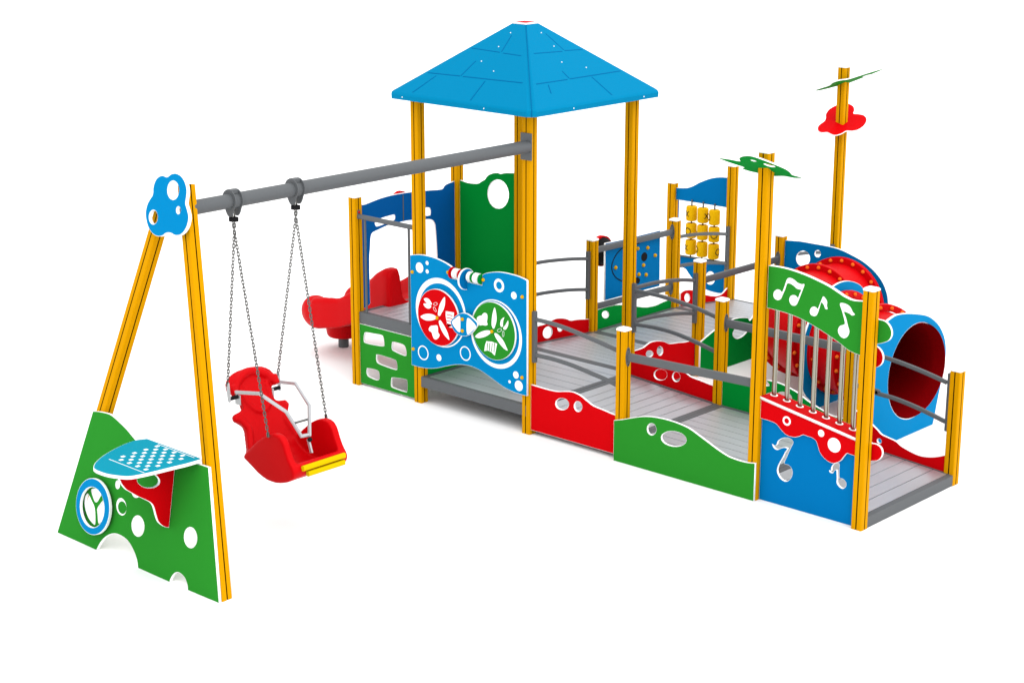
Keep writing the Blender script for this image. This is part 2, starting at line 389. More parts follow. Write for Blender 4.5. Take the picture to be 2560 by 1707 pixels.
panel('curb_panel', 'y', -.07, .02, sp([(GE[0][0], GE[0][1], 1)] + GE[1:-1] + [(GE[-1][0], GE[-1][1], 1), (GE[-1][0], 0, 1), (GE[0][0], 0, 1)]), [[(1.514,0.393),(1.514,0.377),(1.509,0.361),(1.499,0.346),(1.487,0.335),(1.472,0.328),(1.456,0.326),(1.442,0.329),(1.429,0.337),(1.42,0.349),(1.416,0.364),(1.416,0.38),(1.421,0.396),(1.431,0.411),(1.443,0.422),(1.458,0.429),(1.474,0.431),(1.488,0.428),(1.501,0.42),(1.509,0.408)], [(1.835,0.362),(1.826,0.34),(1.804,0.319),(1.773,0.301),(1.735,0.287),(1.693,0.279),(1.652,0.278),(1.616,0.283),(1.588,0.295),(1.572,0.312),(1.568,0.332),(1.577,0.354),(1.599,0.375),(1.631,0.394),(1.669,0.407),(1.711,0.415),(1.752,0.416),(1.788,0.411),(1.815,0.399),(1.831,0.382)]], m='leaf', parent=ROOT, label='green wavy front panel with round and oval holes')
panel('curb_panel', 'y', Y1 - .03, .02, sp([(XE + HW, .44, 1), (XE + .25, .46), (XE + .55, .475)] + [(1.6217,0.5219),(1.6921,0.5272),(1.7801,0.5225),(1.8682,0.5029),(1.9562,0.476),(2.0443,0.4343),(2.1316,0.4003),(2.2179,0.3739),(2.3038,0.3477),(2.3711,0.3438)] + [(XF - HW, 0.3445, 1), (XF - HW, .1, 1), (XE + HW, .1, 1)]), [[(1.897,0.415),(1.89,0.401),(1.877,0.389),(1.857,0.379),(1.833,0.373),(1.808,0.37),(1.783,0.371),(1.762,0.377),(1.745,0.386),(1.736,0.397),(1.735,0.41),(1.741,0.424),(1.755,0.436),(1.775,0.446),(1.798,0.452),(1.824,0.455),(1.848,0.453),(1.87,0.448),(1.886,0.439),(1.895,0.428)]], m='green', parent=ROOT, label='green wavy curb behind the steel tubes')
KH = [(2.7419,0.3439),(2.7778,0.3207),(2.8228,0.2878),(2.8836,0.2743),(2.9655,0.258),(3.0364,0.2223),(3.1645,0.1905),(3.2521,0.1879),(3.3498,0.2086),(3.4271,0.2463)]
panel('curb_panel', 'y', 1.37, .02, sp([(XF + HW, .45, 1), (2.64, .41)] + [p for p in KH if p[0] < XG - HW - .03] + [(XG - HW, KH[-1][1], 1), (XG - HW, .075, 1), (XF + HW, .14, 1)]), [circ((2.8063,0.2242,0.022))], m='red', parent=ROOT, label='red curb sloping down to the lowest corner post')
CM = [(1.5823,0.4566),(1.6523,0.4628),(1.7338,0.4881),(1.8166,0.488),(1.8884,0.4757),(1.9611,0.4531),(2.0468,0.4161),(2.1813,0.3978),(2.3048,0.3803)]
panel('curb_panel', 'x', .0, .02, sp([(Y1 + HW, CM[0][1], 1)] + [p for p in CM if p[0] > Y1 + .09] + [(Y2 - HW, CM[-1][1] - .005, 1), (Y2 - HW, .02, 1), (Y1 + HW, .02, 1)]), [[(1.941,0.364),(1.94,0.35),(1.933,0.339),(1.923,0.331),(1.91,0.327),(1.896,0.328),(1.881,0.333),(1.868,0.343),(1.857,0.355),(1.85,0.369),(1.847,0.384),(1.849,0.397),(1.855,0.409),(1.865,0.417),(1.878,0.421),(1.893,0.42),(1.907,0.415),(1.921,0.405),(1.931,0.393),(1.939,0.379)], [(1.786,0.368),(1.784,0.359),(1.776,0.351),(1.764,0.346),(1.749,0.345),(1.732,0.347),(1.715,0.352),(1.7,0.36),(1.688,0.37),(1.68,0.38),(1.677,0.391),(1.679,0.4),(1.687,0.408),(1.698,0.413),(1.713,0.414),(1.73,0.412),(1.747,0.407),(1.763,0.399),(1.775,0.389),(1.783,0.379)]], m='red', parent=ROOT, label='red humped curb left of the wide green corridor wall')
LR_ = [(1.6601,0.4188),(1.7624,0.4179),(1.8653,0.4364),(1.9312,0.4429),(2.0167,0.4308),(2.0933,0.4081),(2.1608,0.3786),(2.2672,0.3676),(2.4631,0.3366)]
panel('curb_panel', 'x', XA + .01, .02, sp([(Y1 + HW, LR_[0][1] - .01, 1)] + [p for p in LR_ if p[0] > Y1 + .07][:-1] + [(Y2 - HW, LR_[-1][1], 1), (Y2 - HW, .15, 1), (Y1 + HW, .2, 1)]), [[(1.868,0.295),(1.856,0.279),(1.839,0.268),(1.817,0.262),(1.795,0.263),(1.773,0.269),(1.753,0.28),(1.739,0.296),(1.73,0.314),(1.728,0.333),(1.734,0.351),(1.745,0.367),(1.763,0.378),(1.784,0.384),(1.806,0.384),(1.828,0.377),(1.848,0.366),(1.863,0.35),(1.871,0.332),(1.873,0.313)], [(2.027,0.325),(2.026,0.314),(2.02,0.305),(2.012,0.299),(2.001,0.296),(1.99,0.296),(1.978,0.3),(1.967,0.308),(1.959,0.317),(1.953,0.329),(1.951,0.34),(1.953,0.351),(1.958,0.36),(1.967,0.367),(1.977,0.37),(1.989,0.369),(2.001,0.365),(2.011,0.358),(2.02,0.348),(2.025,0.337)]], m='red', parent=ROOT, label='dark red curb behind the ramp by the roof post')
panel('curb_panel', 'x', XA + .01, .02, sp([(Y2 + HW, 0.4117, 1)] + [(2.7782,0.4131),(2.961,0.3932),(3.241,0.3232),(3.3993,0.2843),(3.5586,0.2733),(3.6652,0.2841)] + [(Y3 - HW, 0.2971, 1), (Y3 - HW, .15, 1), (Y2 + HW, .15, 1)]), [[(2.771,0.324),(2.769,0.312),(2.761,0.302),(2.748,0.296),(2.733,0.294),(2.715,0.295),(2.698,0.3),(2.682,0.309),(2.67,0.32),(2.661,0.333),(2.658,0.345),(2.661,0.357),(2.669,0.367),(2.681,0.373),(2.696,0.375),(2.714,0.374),(2.731,0.369),(2.747,0.36),(2.76,0.349),(2.768,0.336)]], m='green', parent=ROOT, label='green curb with one round hole below the blue activity board')
QR = [(4.0019,0.3257),(4.0561,0.3444),(4.1391,0.3414),(4.2374,0.3173),(4.3804,0.2559),(4.4811,0.2196),(4.5967,0.1866),(4.6981,0.1705),(4.7843,0.1814),(4.8551,0.2177),(4.8978,0.2368)]
panel('curb_panel', 'x', XA + .01, .02, sp([(QR[0][0], QR[0][1], 1)] + QR[1:-1] + [(QR[-1][0], QR[-1][1], 1), (QR[-1][0], .06, 1), (QR[0][0], .13, 1)]), [[(4.172,0.246),(4.171,0.231),(4.164,0.219),(4.154,0.21),(4.141,0.205),(4.127,0.206),(4.112,0.211),(4.098,0.22),(4.088,0.233),(4.08,0.248),(4.077,0.264),(4.079,0.279),(4.085,0.291),(4.095,0.3),(4.108,0.305),(4.123,0.304),(4.137,0.299),(4.151,0.29),(4.162,0.277),(4.169,0.262)]], m='red', parent=ROOT, label='small red curb with one round hole below the spinner board')
MW = [(2.4598,0.358),(2.5525,0.3904),(2.6833,0.433),(2.8287,0.4661),(2.9827,0.4862),(3.0609,0.4861),(3.1533,0.4746),(3.247,0.4539),(3.3214,0.4321)]
panel('corridor_wall', 'x', .066, .02, sp([(MW[0][0], MW[0][1], 1)] + MW[1:] + [(3.6, .70), (3.80, .60), (3.84, .56, 1), (3.84, 0, 1), (MW[0][0], 0, 1)]), [sp([(2.9981,0.3202),(3.0062,0.3628),(3.0597,0.3883),(3.1588,0.3783),(3.254,0.3335),(3.223,0.295),(3.1385,0.2691),(3.0594,0.2739)])], m='green', parent=ROOT, label='large green wall with leaf shaped hole beside the tunnel')
# ---------------------------------------------------------------- tower and left platform panels
panel('brick_panel', 'y', -.022, .02, sp([(XP + HW, .625, 1), (XA - HW, .625, 1), (XA - HW, .02, 1), (XP + HW, .02, 1)]),
      [sp(q, 4) for q in [[(-2.1242,0.5505),(-2.0064,0.5591),(-1.9082,0.5641),(-1.8808,0.5473),(-1.8704,0.4863),(-1.8972,0.4566),(-2.1227,0.4437),(-2.1552,0.4657),(-2.1485,0.5273)], [(-1.7336,0.5275),(-1.6193,0.5274),(-1.5788,0.5089),(-1.5628,0.4528),(-1.5853,0.4221),(-1.7358,0.4391),(-1.7611,0.4607),(-1.7569,0.5145)], [(-1.9574,0.3583),(-1.7377,0.3528),(-1.7034,0.3363),(-1.6948,0.2844),(-1.7202,0.2561),(-1.9348,0.2672),(-1.9795,0.2909),(-1.9833,0.3352)], [(-2.1017,0.1924),(-1.9746,0.196),(-1.9476,0.1707),(-1.9491,0.1161),(-1.9901,0.0968),(-2.0966,0.1078),(-2.1239,0.1351),(-2.1226,0.1773)], [(-1.7497,0.1694),(-1.5886,0.1843),(-1.5594,0.1688),(-1.5614,0.079),(-1.5913,0.0602),(-1.7522,0.0662),(-1.7817,0.0836),(-1.775,0.1516)]]],
      m='leaf', parent=ROOT, label='green front panel with five rounded brick shaped holes')
panel('step_wall', 'x', XA + .035, .02, sp([(HW, .62, 1), (Y1 - HW, .62, 1), (Y1 - HW, .2, 1), (HW, .2, 1)]), m='green', parent=ROOT, label='plain green wall between low tower floor and raised platform')
GP = [(-2.1821,1.84),(-2.1112,1.8319),(-2.0256,1.8335),(-1.9574,1.8438),(-1.9085,1.8718),(-1.8661,1.8958),(-1.845,1.9202),(-1.8133,1.9473),(-1.7504,1.9737),(-1.6879,1.983),(-1.6505,1.9785),(-1.5843,1.9959),(-1.4877,2.0125)]
panel('window_panel', 'y', Y1 - .01, .02, sp([(XP + HW, GP[0][1] + .005, 1)] + GP[1:-1] + [(XA - HW, GP[-1][1], 1), (XA - HW, .75, 1), (XP + HW, .75, 1)]), [[(-1.54,1.797),(-1.543,1.752),(-1.56,1.708),(-1.588,1.67),(-1.626,1.642),(-1.67,1.626),(-1.715,1.625),(-1.757,1.638),(-1.792,1.664),(-1.816,1.701),(-1.828,1.744),(-1.825,1.791),(-1.808,1.835),(-1.779,1.873),(-1.74,1.9),(-1.697,1.915),(-1.652,1.916),(-1.61,1.903),(-1.576,1.877),(-1.552,1.84)]], m='green', parent=ROOT, label='tall green back panel with large round porthole')
AR = [(0.12,1.7785),(0.2254,1.7944),(0.3492,1.8091),(0.483,1.8161),(0.6179,1.8145),(0.736,1.8096),(0.9428,1.7956),(1.1342,1.7786),(1.1814,1.7834),(1.2292,1.8173),(1.2788,1.8341)]
AI = [(0.1605,1.1992),(0.1729,1.3295),(0.1848,1.4398),(0.208,1.4822),(0.2702,1.4987),(0.4312,1.5263),(0.6117,1.5316),(0.7302,1.528),(0.9424,1.5041),(1.0076,1.4921),(1.0448,1.4714),(1.0676,1.4271),(1.08,1.316),(1.0953,1.0803)]
arch = panel('slide_arch', 'x', XP + .013, .02, sp([(.048, AR[0][1] + .002, 1)] + AR[:-1] + [(Y1 - HW, AR[-1][1], 1), (Y1 - HW, .74, 1), (AI[-1][0] + .01, .78, 1)] + AI[::-1] + [(AI[0][0], .78, 1), (.048, .74, 1)]),
      [sp([(0.2459,1.5783),(0.2818,1.6023),(0.3798,1.6137),(0.4872,1.6185),(0.5096,1.6124),(0.5135,1.5899),(0.4995,1.5655),(0.4139,1.5522),(0.2801,1.538),(0.2539,1.5507)], 4), sp([(0.7782,1.6333),(0.9444,1.6233),(0.9909,1.6137),(1.0063,1.5857),(1.0039,1.5522),(0.9803,1.5375),(0.7951,1.5556),(0.7679,1.5745)], 4)],
      m='navy', parent=ROOT, label='deep blue arch with two slots over the slide entry')
sb = bmesh.new(); ay, az0, az1 = 0.6267, 1.42 + .1, 1.775
bx(sb, XP + .0135, XP + .016, ay - .006, ay + .006, 1.545, 1.795)
obj('seam_strip', sb, ['grey'], arch)
hb = bmesh.new(); lathe(hb, [(.11, 0), (.12, .01), (.12, .05), (.10, .06)], (XP - .16, .72, 1.685), (1, 0, 0), 28)
obj('arch_disc', hb, ['red'], arch, 'small red disc behind the top of the deep blue arch', 30)
rb = bmesh.new()
sweep(rb, [(XP + .02, -.0, 1.683), (XA - .02, -.0, 1.683)], cprof(.024, 20))
rail = obj('guard_rail', rb, ['grey'], ROOT, 'thin grey guard rail with two uprights above the brick panel', 40)
for x in (-2.13, -1.528):
    rb = bmesh.new(); sweep(rb, [(x, 0, 1.67), (x, 0, .742)], cprof(.0125, 12), up=(1, 0, 0)); obj('upright', rb, ['grey'], rail, smooth=40)
rb = bmesh.new(); bx(rb, XP + HW, XP + HW + .006, -.018, .018, 1.66, 1.745); dome(rb, (XP + HW + .006, 0, 1.725), (1, 0, 0), .011, 1); obj('mount_plate', rb, ['grey', 'red'], rail)
# ---------------------------------------------------------------- goggle activity panel
BP = -.075
g_out = sp([(-1.4377,1.4351) + (1,)] + [(-1.3883,1.4474),(-1.298,1.4614),(-1.2085,1.4643),(-1.1071,1.4591),(-1.0067,1.4429),(-0.9195,1.4185)] + [q + (1,) for q in [(-0.8923,1.4037),(-0.8873,1.3024),(-0.5094,1.3017),(-0.5052,1.4004)]] + [(-0.4545,1.4248),(-0.3586,1.4493),(-0.2754,1.461),(-0.181,1.4631),(-0.0757,1.4582),(0.0057,1.4451)] + [(0.0381,1.4347) + (1,), (0.0412,0.3729) + (1,)] + [(-0.039,0.3724),(-0.134,0.3781),(-0.2296,0.3948),(-0.3259,0.4254),(-0.4228,0.4609),(-0.5204,0.492),(-0.6187,0.5094),(-0.7178,0.5101),(-0.843,0.4899),(-0.9698,0.4506),(-1.098,0.4062),(-1.2144,0.3791),(-1.3316,0.369)] + [(-1.4391,0.3696) + (1,)])
eng = [circ(c) for c in [(-1.3132,1.3361,0.0492),(-1.2122,1.3966,0.0194),(-1.2123,1.3163,0.0195),(-0.1188,1.2739,0.0337),(-1.0708,0.5135,0.0321),(-0.0937,0.5433,0.0336),(-0.1709,0.4637,0.0146),(-0.058,0.4486,0.0483)]]
for c in [(-0.2994,1.335,0.0616),(-0.2994,1.335,0.0358),(-1.2793,0.5202,0.0703),(-1.2793,0.5202,0.0589),(-0.7267,0.6207,0.0687),(-0.7267,0.6207,0.0576),(-1.0415,0.951,0.3286),(-1.0316,0.9342,0.2964),(-0.339,0.8771,0.3188),(-0.345,0.8905,0.2936)]: eng.append(circ(c, 64))
gog = panel('activity_panel', 'y', BP, .022, g_out, [], eng, m='sky', parent=ROOT, label='light blue wavy panel with goggle rings holding a red and a green turning disc')
def shapes(pls): return [sp(q, 4) for q in pls]
rd = (-1.0501,0.9079,0.2689)
panel('turning_disc', 'y', -.10, .02, circ(rd, 64), [], shapes([[(-1.0523,0.9335),(-1.0452,0.9811),(-1.0254,1.0401),(-0.9867,1.0976),(-0.9613,1.1204),(-0.9567,1.089),(-0.9623,1.0419),(-0.9819,0.9923),(-1.0076,0.9553),(-1.027,0.9287)], [(-1.2836,0.8752),(-1.2444,0.9019),(-1.1927,0.9195),(-1.1287,0.9263),(-1.0716,0.9133),(-1.0783,0.8916),(-1.1296,0.8684),(-1.1939,0.8539),(-1.2452,0.8568)], [(-1.0404,0.878),(-1.0213,0.888),(-0.9962,0.8693),(-0.9527,0.8216),(-0.9219,0.7716),(-0.9075,0.7213),(-0.9413,0.7354),(-0.985,0.7691),(-1.0223,0.8181),(-1.0383,0.8524)], [(-1.2352,1.0547),(-1.2029,1.0696),(-1.1647,1.0622),(-1.1396,1.0387),(-1.1297,1.0219),(-1.1592,1.0121),(-1.1974,1.0194),(-1.2227,1.0382)], [(-1.2425,1.0068),(-1.2103,1.0153),(-1.1719,1.0126),(-1.1402,1.0033),(-1.1468,0.9864),(-1.1726,0.9725),(-1.2046,0.9734),(-1.2275,0.9862)], [(-1.1759,0.7805),(-1.1498,0.8087),(-1.1177,0.8192),(-1.0665,0.8304),(-1.0542,0.8029),(-1.0523,0.7659),(-1.0335,0.7461),(-1.0492,0.7152),(-1.0814,0.6923),(-1.1069,0.6949),(-1.1257,0.7195),(-1.138,0.75),(-1.1673,0.7586)], [q + (1,) for q in [(-0.9505,0.9886),(-0.8428,0.9939),(-0.8536,0.9229),(-0.8583,0.8436),(-0.9147,0.8425),(-0.9392,0.8889),(-0.9511,0.9423)]]] ) +
    [[(-1.058,1.042),(-1.057,1.037),(-1.06,1.032),(-1.064,1.027),(-1.071,1.022),(-1.078,1.018),(-1.087,1.016),(-1.095,1.016),(-1.102,1.017),(-1.107,1.019),(-1.11,1.023),(-1.11,1.028),(-1.108,1.033),(-1.103,1.039),(-1.097,1.043),(-1.089,1.047),(-1.081,1.049),(-1.073,1.05),(-1.066,1.049),(-1.061,1.046)], [(-1.063,1.04),(-1.063,1.037),(-1.064,1.033),(-1.068,1.028),(-1.073,1.025),(-1.08,1.022),(-1.086,1.02),(-1.093,1.019),(-1.098,1.02),(-1.102,1.022),(-1.105,1.025),(-1.105,1.029),(-1.103,1.033),(-1.099,1.037),(-1.094,1.041),(-1.088,1.044),(-1.081,1.045),(-1.075,1.046),(-1.069,1.045),(-1.065,1.043)], [(-1.079,0.987),(-1.074,0.98),(-1.071,0.973),(-1.07,0.967),(-1.072,0.962),(-1.075,0.959),(-1.08,0.957),(-1.086,0.958),(-1.093,0.961),(-1.1,0.966),(-1.106,0.972),(-1.11,0.978),(-1.113,0.985),(-1.114,0.992),(-1.113,0.997),(-1.109,1.0),(-1.104,1.001),(-1.098,1.001),(-1.091,0.998),(-1.085,0.993)], [(-1.083,0.985),(-1.079,0.979),(-1.076,0.974),(-1.075,0.969),(-1.076,0.965),(-1.078,0.962),(-1.082,0.961),(-1.086,0.962),(-1.092,0.965),(-1.097,0.969),(-1.102,0.974),(-1.106,0.979),(-1.108,0.985),(-1.109,0.99),(-1.109,0.994),(-1.106,0.996),(-1.103,0.997),(-1.098,0.996),(-1.093,0.994),(-1.087,0.99)]] +
    [sp([q + (1,) for q in s]) for s in [[(-0.9408,0.9627),(-0.8631,0.9636),(-0.8632,0.9544),(-0.9409,0.9552)],[(-0.9412,0.933),(-0.8634,0.9341),(-0.8636,0.9248),(-0.9413,0.9256)],[(-0.9416,0.9033),(-0.8638,0.9045),(-0.8639,0.8952),(-0.9417,0.8959)],[(-0.942,0.8736),(-0.8642,0.8749),(-0.8643,0.8656),(-0.9421,0.8662)]]],
    m='red', parent=gog, label='red turning disc with white petals and tool symbols')
gd = (-0.3466,0.9088,0.2681)
panel('turning_disc', 'y', -.10, .02, circ(gd, 64), [], shapes([[(-0.3668,0.9567),(-0.3666,1.011),(-0.3544,1.0763),(-0.3302,1.1328),(-0.3101,1.0752),(-0.3067,1.0218),(-0.3188,0.9745),(-0.3429,0.9312)], [(-0.5739,0.8163),(-0.537,0.8525),(-0.482,0.8828),(-0.4274,0.902),(-0.3851,0.9035),(-0.3852,0.8808),(-0.4337,0.8462),(-0.4945,0.8193),(-0.5434,0.8074)], [(-0.3347,0.8856),(-0.313,0.896),(-0.2652,0.876),(-0.2176,0.8352),(-0.1879,0.7911),(-0.1702,0.7611),(-0.2118,0.7685),(-0.2654,0.8035),(-0.3132,0.8489)], [(-0.5518,0.9957),(-0.5237,1.0189),(-0.4932,1.0289),(-0.4749,1.0503),(-0.4507,1.061),(-0.423,1.0506),(-0.4208,1.0102),(-0.427,0.9819),(-0.4186,0.9563),(-0.4453,0.9423),(-0.4816,0.9402),(-0.5182,0.9308),(-0.5363,0.9484),(-0.5483,0.9736)], [(-0.2113,1.0615),(-0.2232,1.0324),(-0.2292,0.9954),(-0.2293,0.9747),(-0.2495,0.9664),(-0.2614,0.985),(-0.2566,1.0219),(-0.2351,1.0482)], [(-0.1664,1.04),(-0.1617,1.0122),(-0.1759,0.9737),(-0.1996,0.9486),(-0.2198,0.9494),(-0.2234,0.9649),(-0.1996,0.9918),(-0.1818,1.0193)], [q + (1,) for q in [(-0.4339,0.7988),(-0.3674,0.8068),(-0.3013,0.8012),(-0.3294,0.6821),(-0.3739,0.7081),(-0.4198,0.7139),(-0.4612,0.7004),(-0.4511,0.759)]]]) +
    [[(-0.245,0.945),(-0.244,0.941),(-0.245,0.935),(-0.249,0.929),(-0.256,0.923),(-0.264,0.918),(-0.273,0.914),(-0.281,0.912),(-0.289,0.912),(-0.295,0.913),(-0.299,0.916),(-0.301,0.921),(-0.299,0.926),(-0.295,0.932),(-0.289,0.938),(-0.281,0.943),(-0.272,0.947),(-0.263,0.949),(-0.255,0.95),(-0.249,0.948)], [(-0.25,0.943),(-0.249,0.939),(-0.25,0.935),(-0.253,0.93),(-0.259,0.925),(-0.265,0.921),(-0.273,0.918),(-0.28,0.916),(-0.287,0.915),(-0.292,0.916),(-0.295,0.918),(-0.296,0.922),(-0.295,0.927),(-0.291,0.931),(-0.286,0.936),(-0.279,0.94),(-0.272,0.944),(-0.264,0.946),(-0.258,0.946),(-0.253,0.945)], [(-0.213,0.908),(-0.213,0.899),(-0.215,0.891),(-0.218,0.884),(-0.222,0.879),(-0.226,0.877),(-0.23,0.878),(-0.234,0.881),(-0.236,0.887),(-0.238,0.895),(-0.239,0.903),(-0.238,0.913),(-0.236,0.921),(-0.233,0.928),(-0.23,0.933),(-0.226,0.935),(-0.222,0.934),(-0.218,0.931),(-0.215,0.925),(-0.213,0.917)], [(-0.217,0.908),(-0.217,0.9),(-0.219,0.893),(-0.221,0.887),(-0.223,0.883),(-0.226,0.882),(-0.229,0.882),(-0.231,0.885),(-0.233,0.89),(-0.234,0.897),(-0.235,0.904),(-0.234,0.912),(-0.233,0.919),(-0.231,0.925),(-0.229,0.929),(-0.226,0.93),(-0.223,0.93),(-0.221,0.927),(-0.219,0.922),(-0.217,0.915)]] +
    [sp([q + (1,) for q in s]) for s in [[(-0.4243,0.7842),(-0.4146,0.7851),(-0.4222,0.7149),(-0.4319,0.7148)],[(-0.3953,0.7897),(-0.3856,0.7907),(-0.3932,0.7139),(-0.4029,0.7138)],[(-0.3663,0.7952),(-0.3566,0.7962),(-0.3642,0.7129),(-0.3738,0.7129)],[(-0.3374,0.8007),(-0.3277,0.8016),(-0.3353,0.7119),(-0.3449,0.7119)]]],
    m='leaf', parent=gog, label='green turning disc with white petals and tool symbols')
panel('bridge_plate', 'y', -.125, .02, sp([(-0.8616,0.9079),(-0.8136,0.9626),(-0.7511,1.0032),(-0.6991,1.0198),(-0.6401,1.0166),(-0.5791,0.9911),(-0.5209,0.9498),(-0.5554,0.8906),(-0.6048,0.8403),(-0.6666,0.8077),(-0.7285,0.798),(-0.7904,0.8104),(-0.8374,0.8478)]), [],
      shapes([[(-0.8454,0.9063),(-0.8013,0.9511),(-0.7451,0.9841),(-0.7384,0.912),(-0.7467,0.8295),(-0.8024,0.8543)], [(-0.6465,0.9817),(-0.5915,0.9661),(-0.5405,0.9225),(-0.58,0.877),(-0.6479,0.8277),(-0.6595,0.908)]]), m='sky', parent=gog)
domes('bolt_cap', [(-1.4072,-0.075,1.2801),(-0.9366,-0.075,1.3537),(-0.491,-0.075,1.356),(-0.0148,-0.075,1.2793),(-1.4095,-0.075,0.5331),(-0.0157,-0.075,0.5346)], (0, -1, 0), .017, 'bolt', gog)
domes('bolt_cap', [(-1.0616,-0.1,0.9039),(-0.3634,-0.1,0.9029)], (0, -1, 0), .017, 'bolt', gog)
domes('bolt_cap', [(-0.7095,-0.125,0.9594),(-0.7106,-0.125,0.8491)], (0, -1, 0), .017, 'bolt', gog)
A0, A1 = [(-0.9111,-0.078,1.3584),(-0.4941,-0.078,1.3587)]
bm = bmesh.new(); sweep(bm, [(A0[0], -.078, A0[2]), (A1[0], -.078, A1[2])], cprof(.008, 10)); ab = obj('bead_rod', bm, ['steel'], gog, smooth=40)
for px_, c, r, w in ((.07, 'red', .055, .014), (.155, 'white', .052, .014), (.21, 'white', .052, .014), (.265, 'white', .052, .014), (.33, 'red', .052, .014), (.60, 'white', .052, .014), (.655, 'white', .052, .014), (.715, 'green', .052, .014), (.78, 'white', .052, .014), (.835, 'white', .052, .014), (.89, 'white', .052, .014), (.945, 'green', .052, .012)):
    bm = bmesh.new(); r = .054 if r > .053 else .048; x = A0[0] + (A1[0] - A0[0]) * px_; z = A0[2] + (A1[2] - A0[2]) * px_
    lathe(bm, [(r * .85, -w / 2), (r, -w / 4), (r, w / 4), (r * .85, w / 2)], (x, -.078, z), (1, 0, 0), 24); obj('bead', bm, [c], ab, smooth=40)
bm = bmesh.new(); x = A0[0] + (A1[0] - A0[0]) * .49; z = A0[2] + (A1[2] - A0[2]) * .49 - .03
lathe(bm, [(.10, -.011), (.10, .006)], (x, -.078, z), (1, 0, 0), 40); lathe(bm, [(.094, .0062), (.094, .0085)], (x, -.078, z), (1, 0, 0), 40, 1)
obj('slider_disc', bm, ['white', 'blue'], ab, smooth=40)
# ---------------------------------------------------------------- music panel between the two front posts
blue_w = panel('music_wall', 'y', .0, .02, sp([(XF + HW, .86, 1), (XG - HW, .70, 1), (XG - HW, .001, 1), (XF + HW, .001, 1)]),
    [sp([(2.648,0.5004),(2.6695,0.4928),(2.6901,0.5049),(2.7012,0.5369),(2.7335,0.5663),(2.7745,0.583),(2.8162,0.5851),(2.8455,0.5627),(2.8202,0.502),(2.7903,0.429),(2.7682,0.3649),(2.8103,0.3602),(2.8406,0.338),(2.8507,0.3037),(2.8363,0.2559),(2.8002,0.2212),(2.7581,0.222),(2.7231,0.2468),(2.7042,0.2904),(2.7185,0.3457),(2.7495,0.4047),(2.7761,0.4624),(2.7954,0.4963),(2.7618,0.4995),(2.7289,0.4845),(2.6961,0.4658),(2.6662,0.4736)], 3), sp([(3.1968,0.4092),(3.2145,0.4098),(3.2131,0.4348),(3.2314,0.468),(3.2587,0.4832),(3.2827,0.4839),(3.2837,0.4373),(3.2914,0.3707),(3.3252,0.3681),(3.353,0.3425),(3.3485,0.3089),(3.3216,0.2893),(3.2889,0.3014),(3.2698,0.3257),(3.2699,0.3546),(3.2655,0.4041),(3.2593,0.43),(3.2383,0.4156),(3.2273,0.3963),(3.2031,0.3962)], 3)],
    m='blue', parent=ROOT, label='blue lower wall with two music note holes')
ap_top = [(2.5641,0.8615),(3.4319,0.7138)]
apron = panel('apron_panel', 'y', -.024, .02, sp([(XF + HW, ap_top[0][1], 1), (XG - HW, ap_top[1][1] - .0, 1), (XG - HW, 0.5898, 1)] + [(3.3915,0.5944),(3.3638,0.595),(3.3377,0.564),(3.3083,0.5212),(3.262,0.4916),(3.2141,0.4845),(3.1564,0.5069),(3.1138,0.5474),(3.0927,0.5929),(3.0728,0.6316),(3.0353,0.6483),(2.9943,0.6512),(2.9532,0.6535),(2.9132,0.6313),(2.8645,0.6144),(2.7979,0.6161),(2.7465,0.6446),(2.7116,0.6733),(2.6857,0.6894),(2.6263,0.6982)] + [(XF + HW, 0.7012, 1)]), [],
    [circ(c, 32) for c in [(2.7922,0.7348,0.0388),(2.7922,0.7348,0.023),(3.1192,0.7054,0.0291),(3.2436,0.6357,0.0594)]],
    m='red', parent=ROOT, label='red scalloped panel with ring and dots under the steel tubes')
panel('end_lobe', 'y', .055, .02, sp([(3.5007,0.6888),(3.5353,0.6967),(3.578,0.6981),(3.6141,0.6796),(3.6294,0.6443),(3.6211,0.6035),(3.586,0.5682),(3.54,0.5545),(3.5091,0.5472)]), m='red', parent=apron)
sl = bmesh.new(); z0, z1 = .885, .742; x0, x1 = XF + HW, XG - HW - .003
def shelf_z(x): return z0 + (z1 - z0) * (x - 2.56) / (3.44 - 2.56)
tube_x = [2.585 + k * (3.335 - 2.585) / 6 for k in range(7)]
SHF = ((x0, 0.0, shelf_z(x0)), tuple(Vector((1, 0, (z1 - z0) / .88)).normalized()), (0, 1, 0))
k_ = math.hypot(1, (z1 - z0) / .88)
sh = panel('tube_shelf', SHF, 1, .02, sp([(-.008, -.036, 1), ((x1 - x0) * k_, -.036, 1), ((x1 - x0) * k_, .155, 1), (0, .155, 1)]),
    [circ(((tx - x0) * k_, .088, .024), 24) for tx in tube_x], [], m='red', parent=ROOT, label='sloping red shelf with seven holes for the steel tubes', rim=.004)
GT = [(2.5427,1.9567),(2.641,1.9604),(2.751,1.9552),(2.8847,1.9366),(3.0054,1.9101),(3.1014,1.884),(3.1853,1.8516),(3.239,1.8291),(3.2745,1.8188),(3.3038,1.8122),(3.3328,1.8101),(3.373,1.813),(3.404,1.8224)]
GBm = [(3.4053,1.384),(3.3144,1.4092),(3.2146,1.4575),(3.1001,1.5036),(2.9993,1.5405),(2.8836,1.5751),(2.7674,1.5977),(2.6506,1.6081),(2.5447,1.6131)]
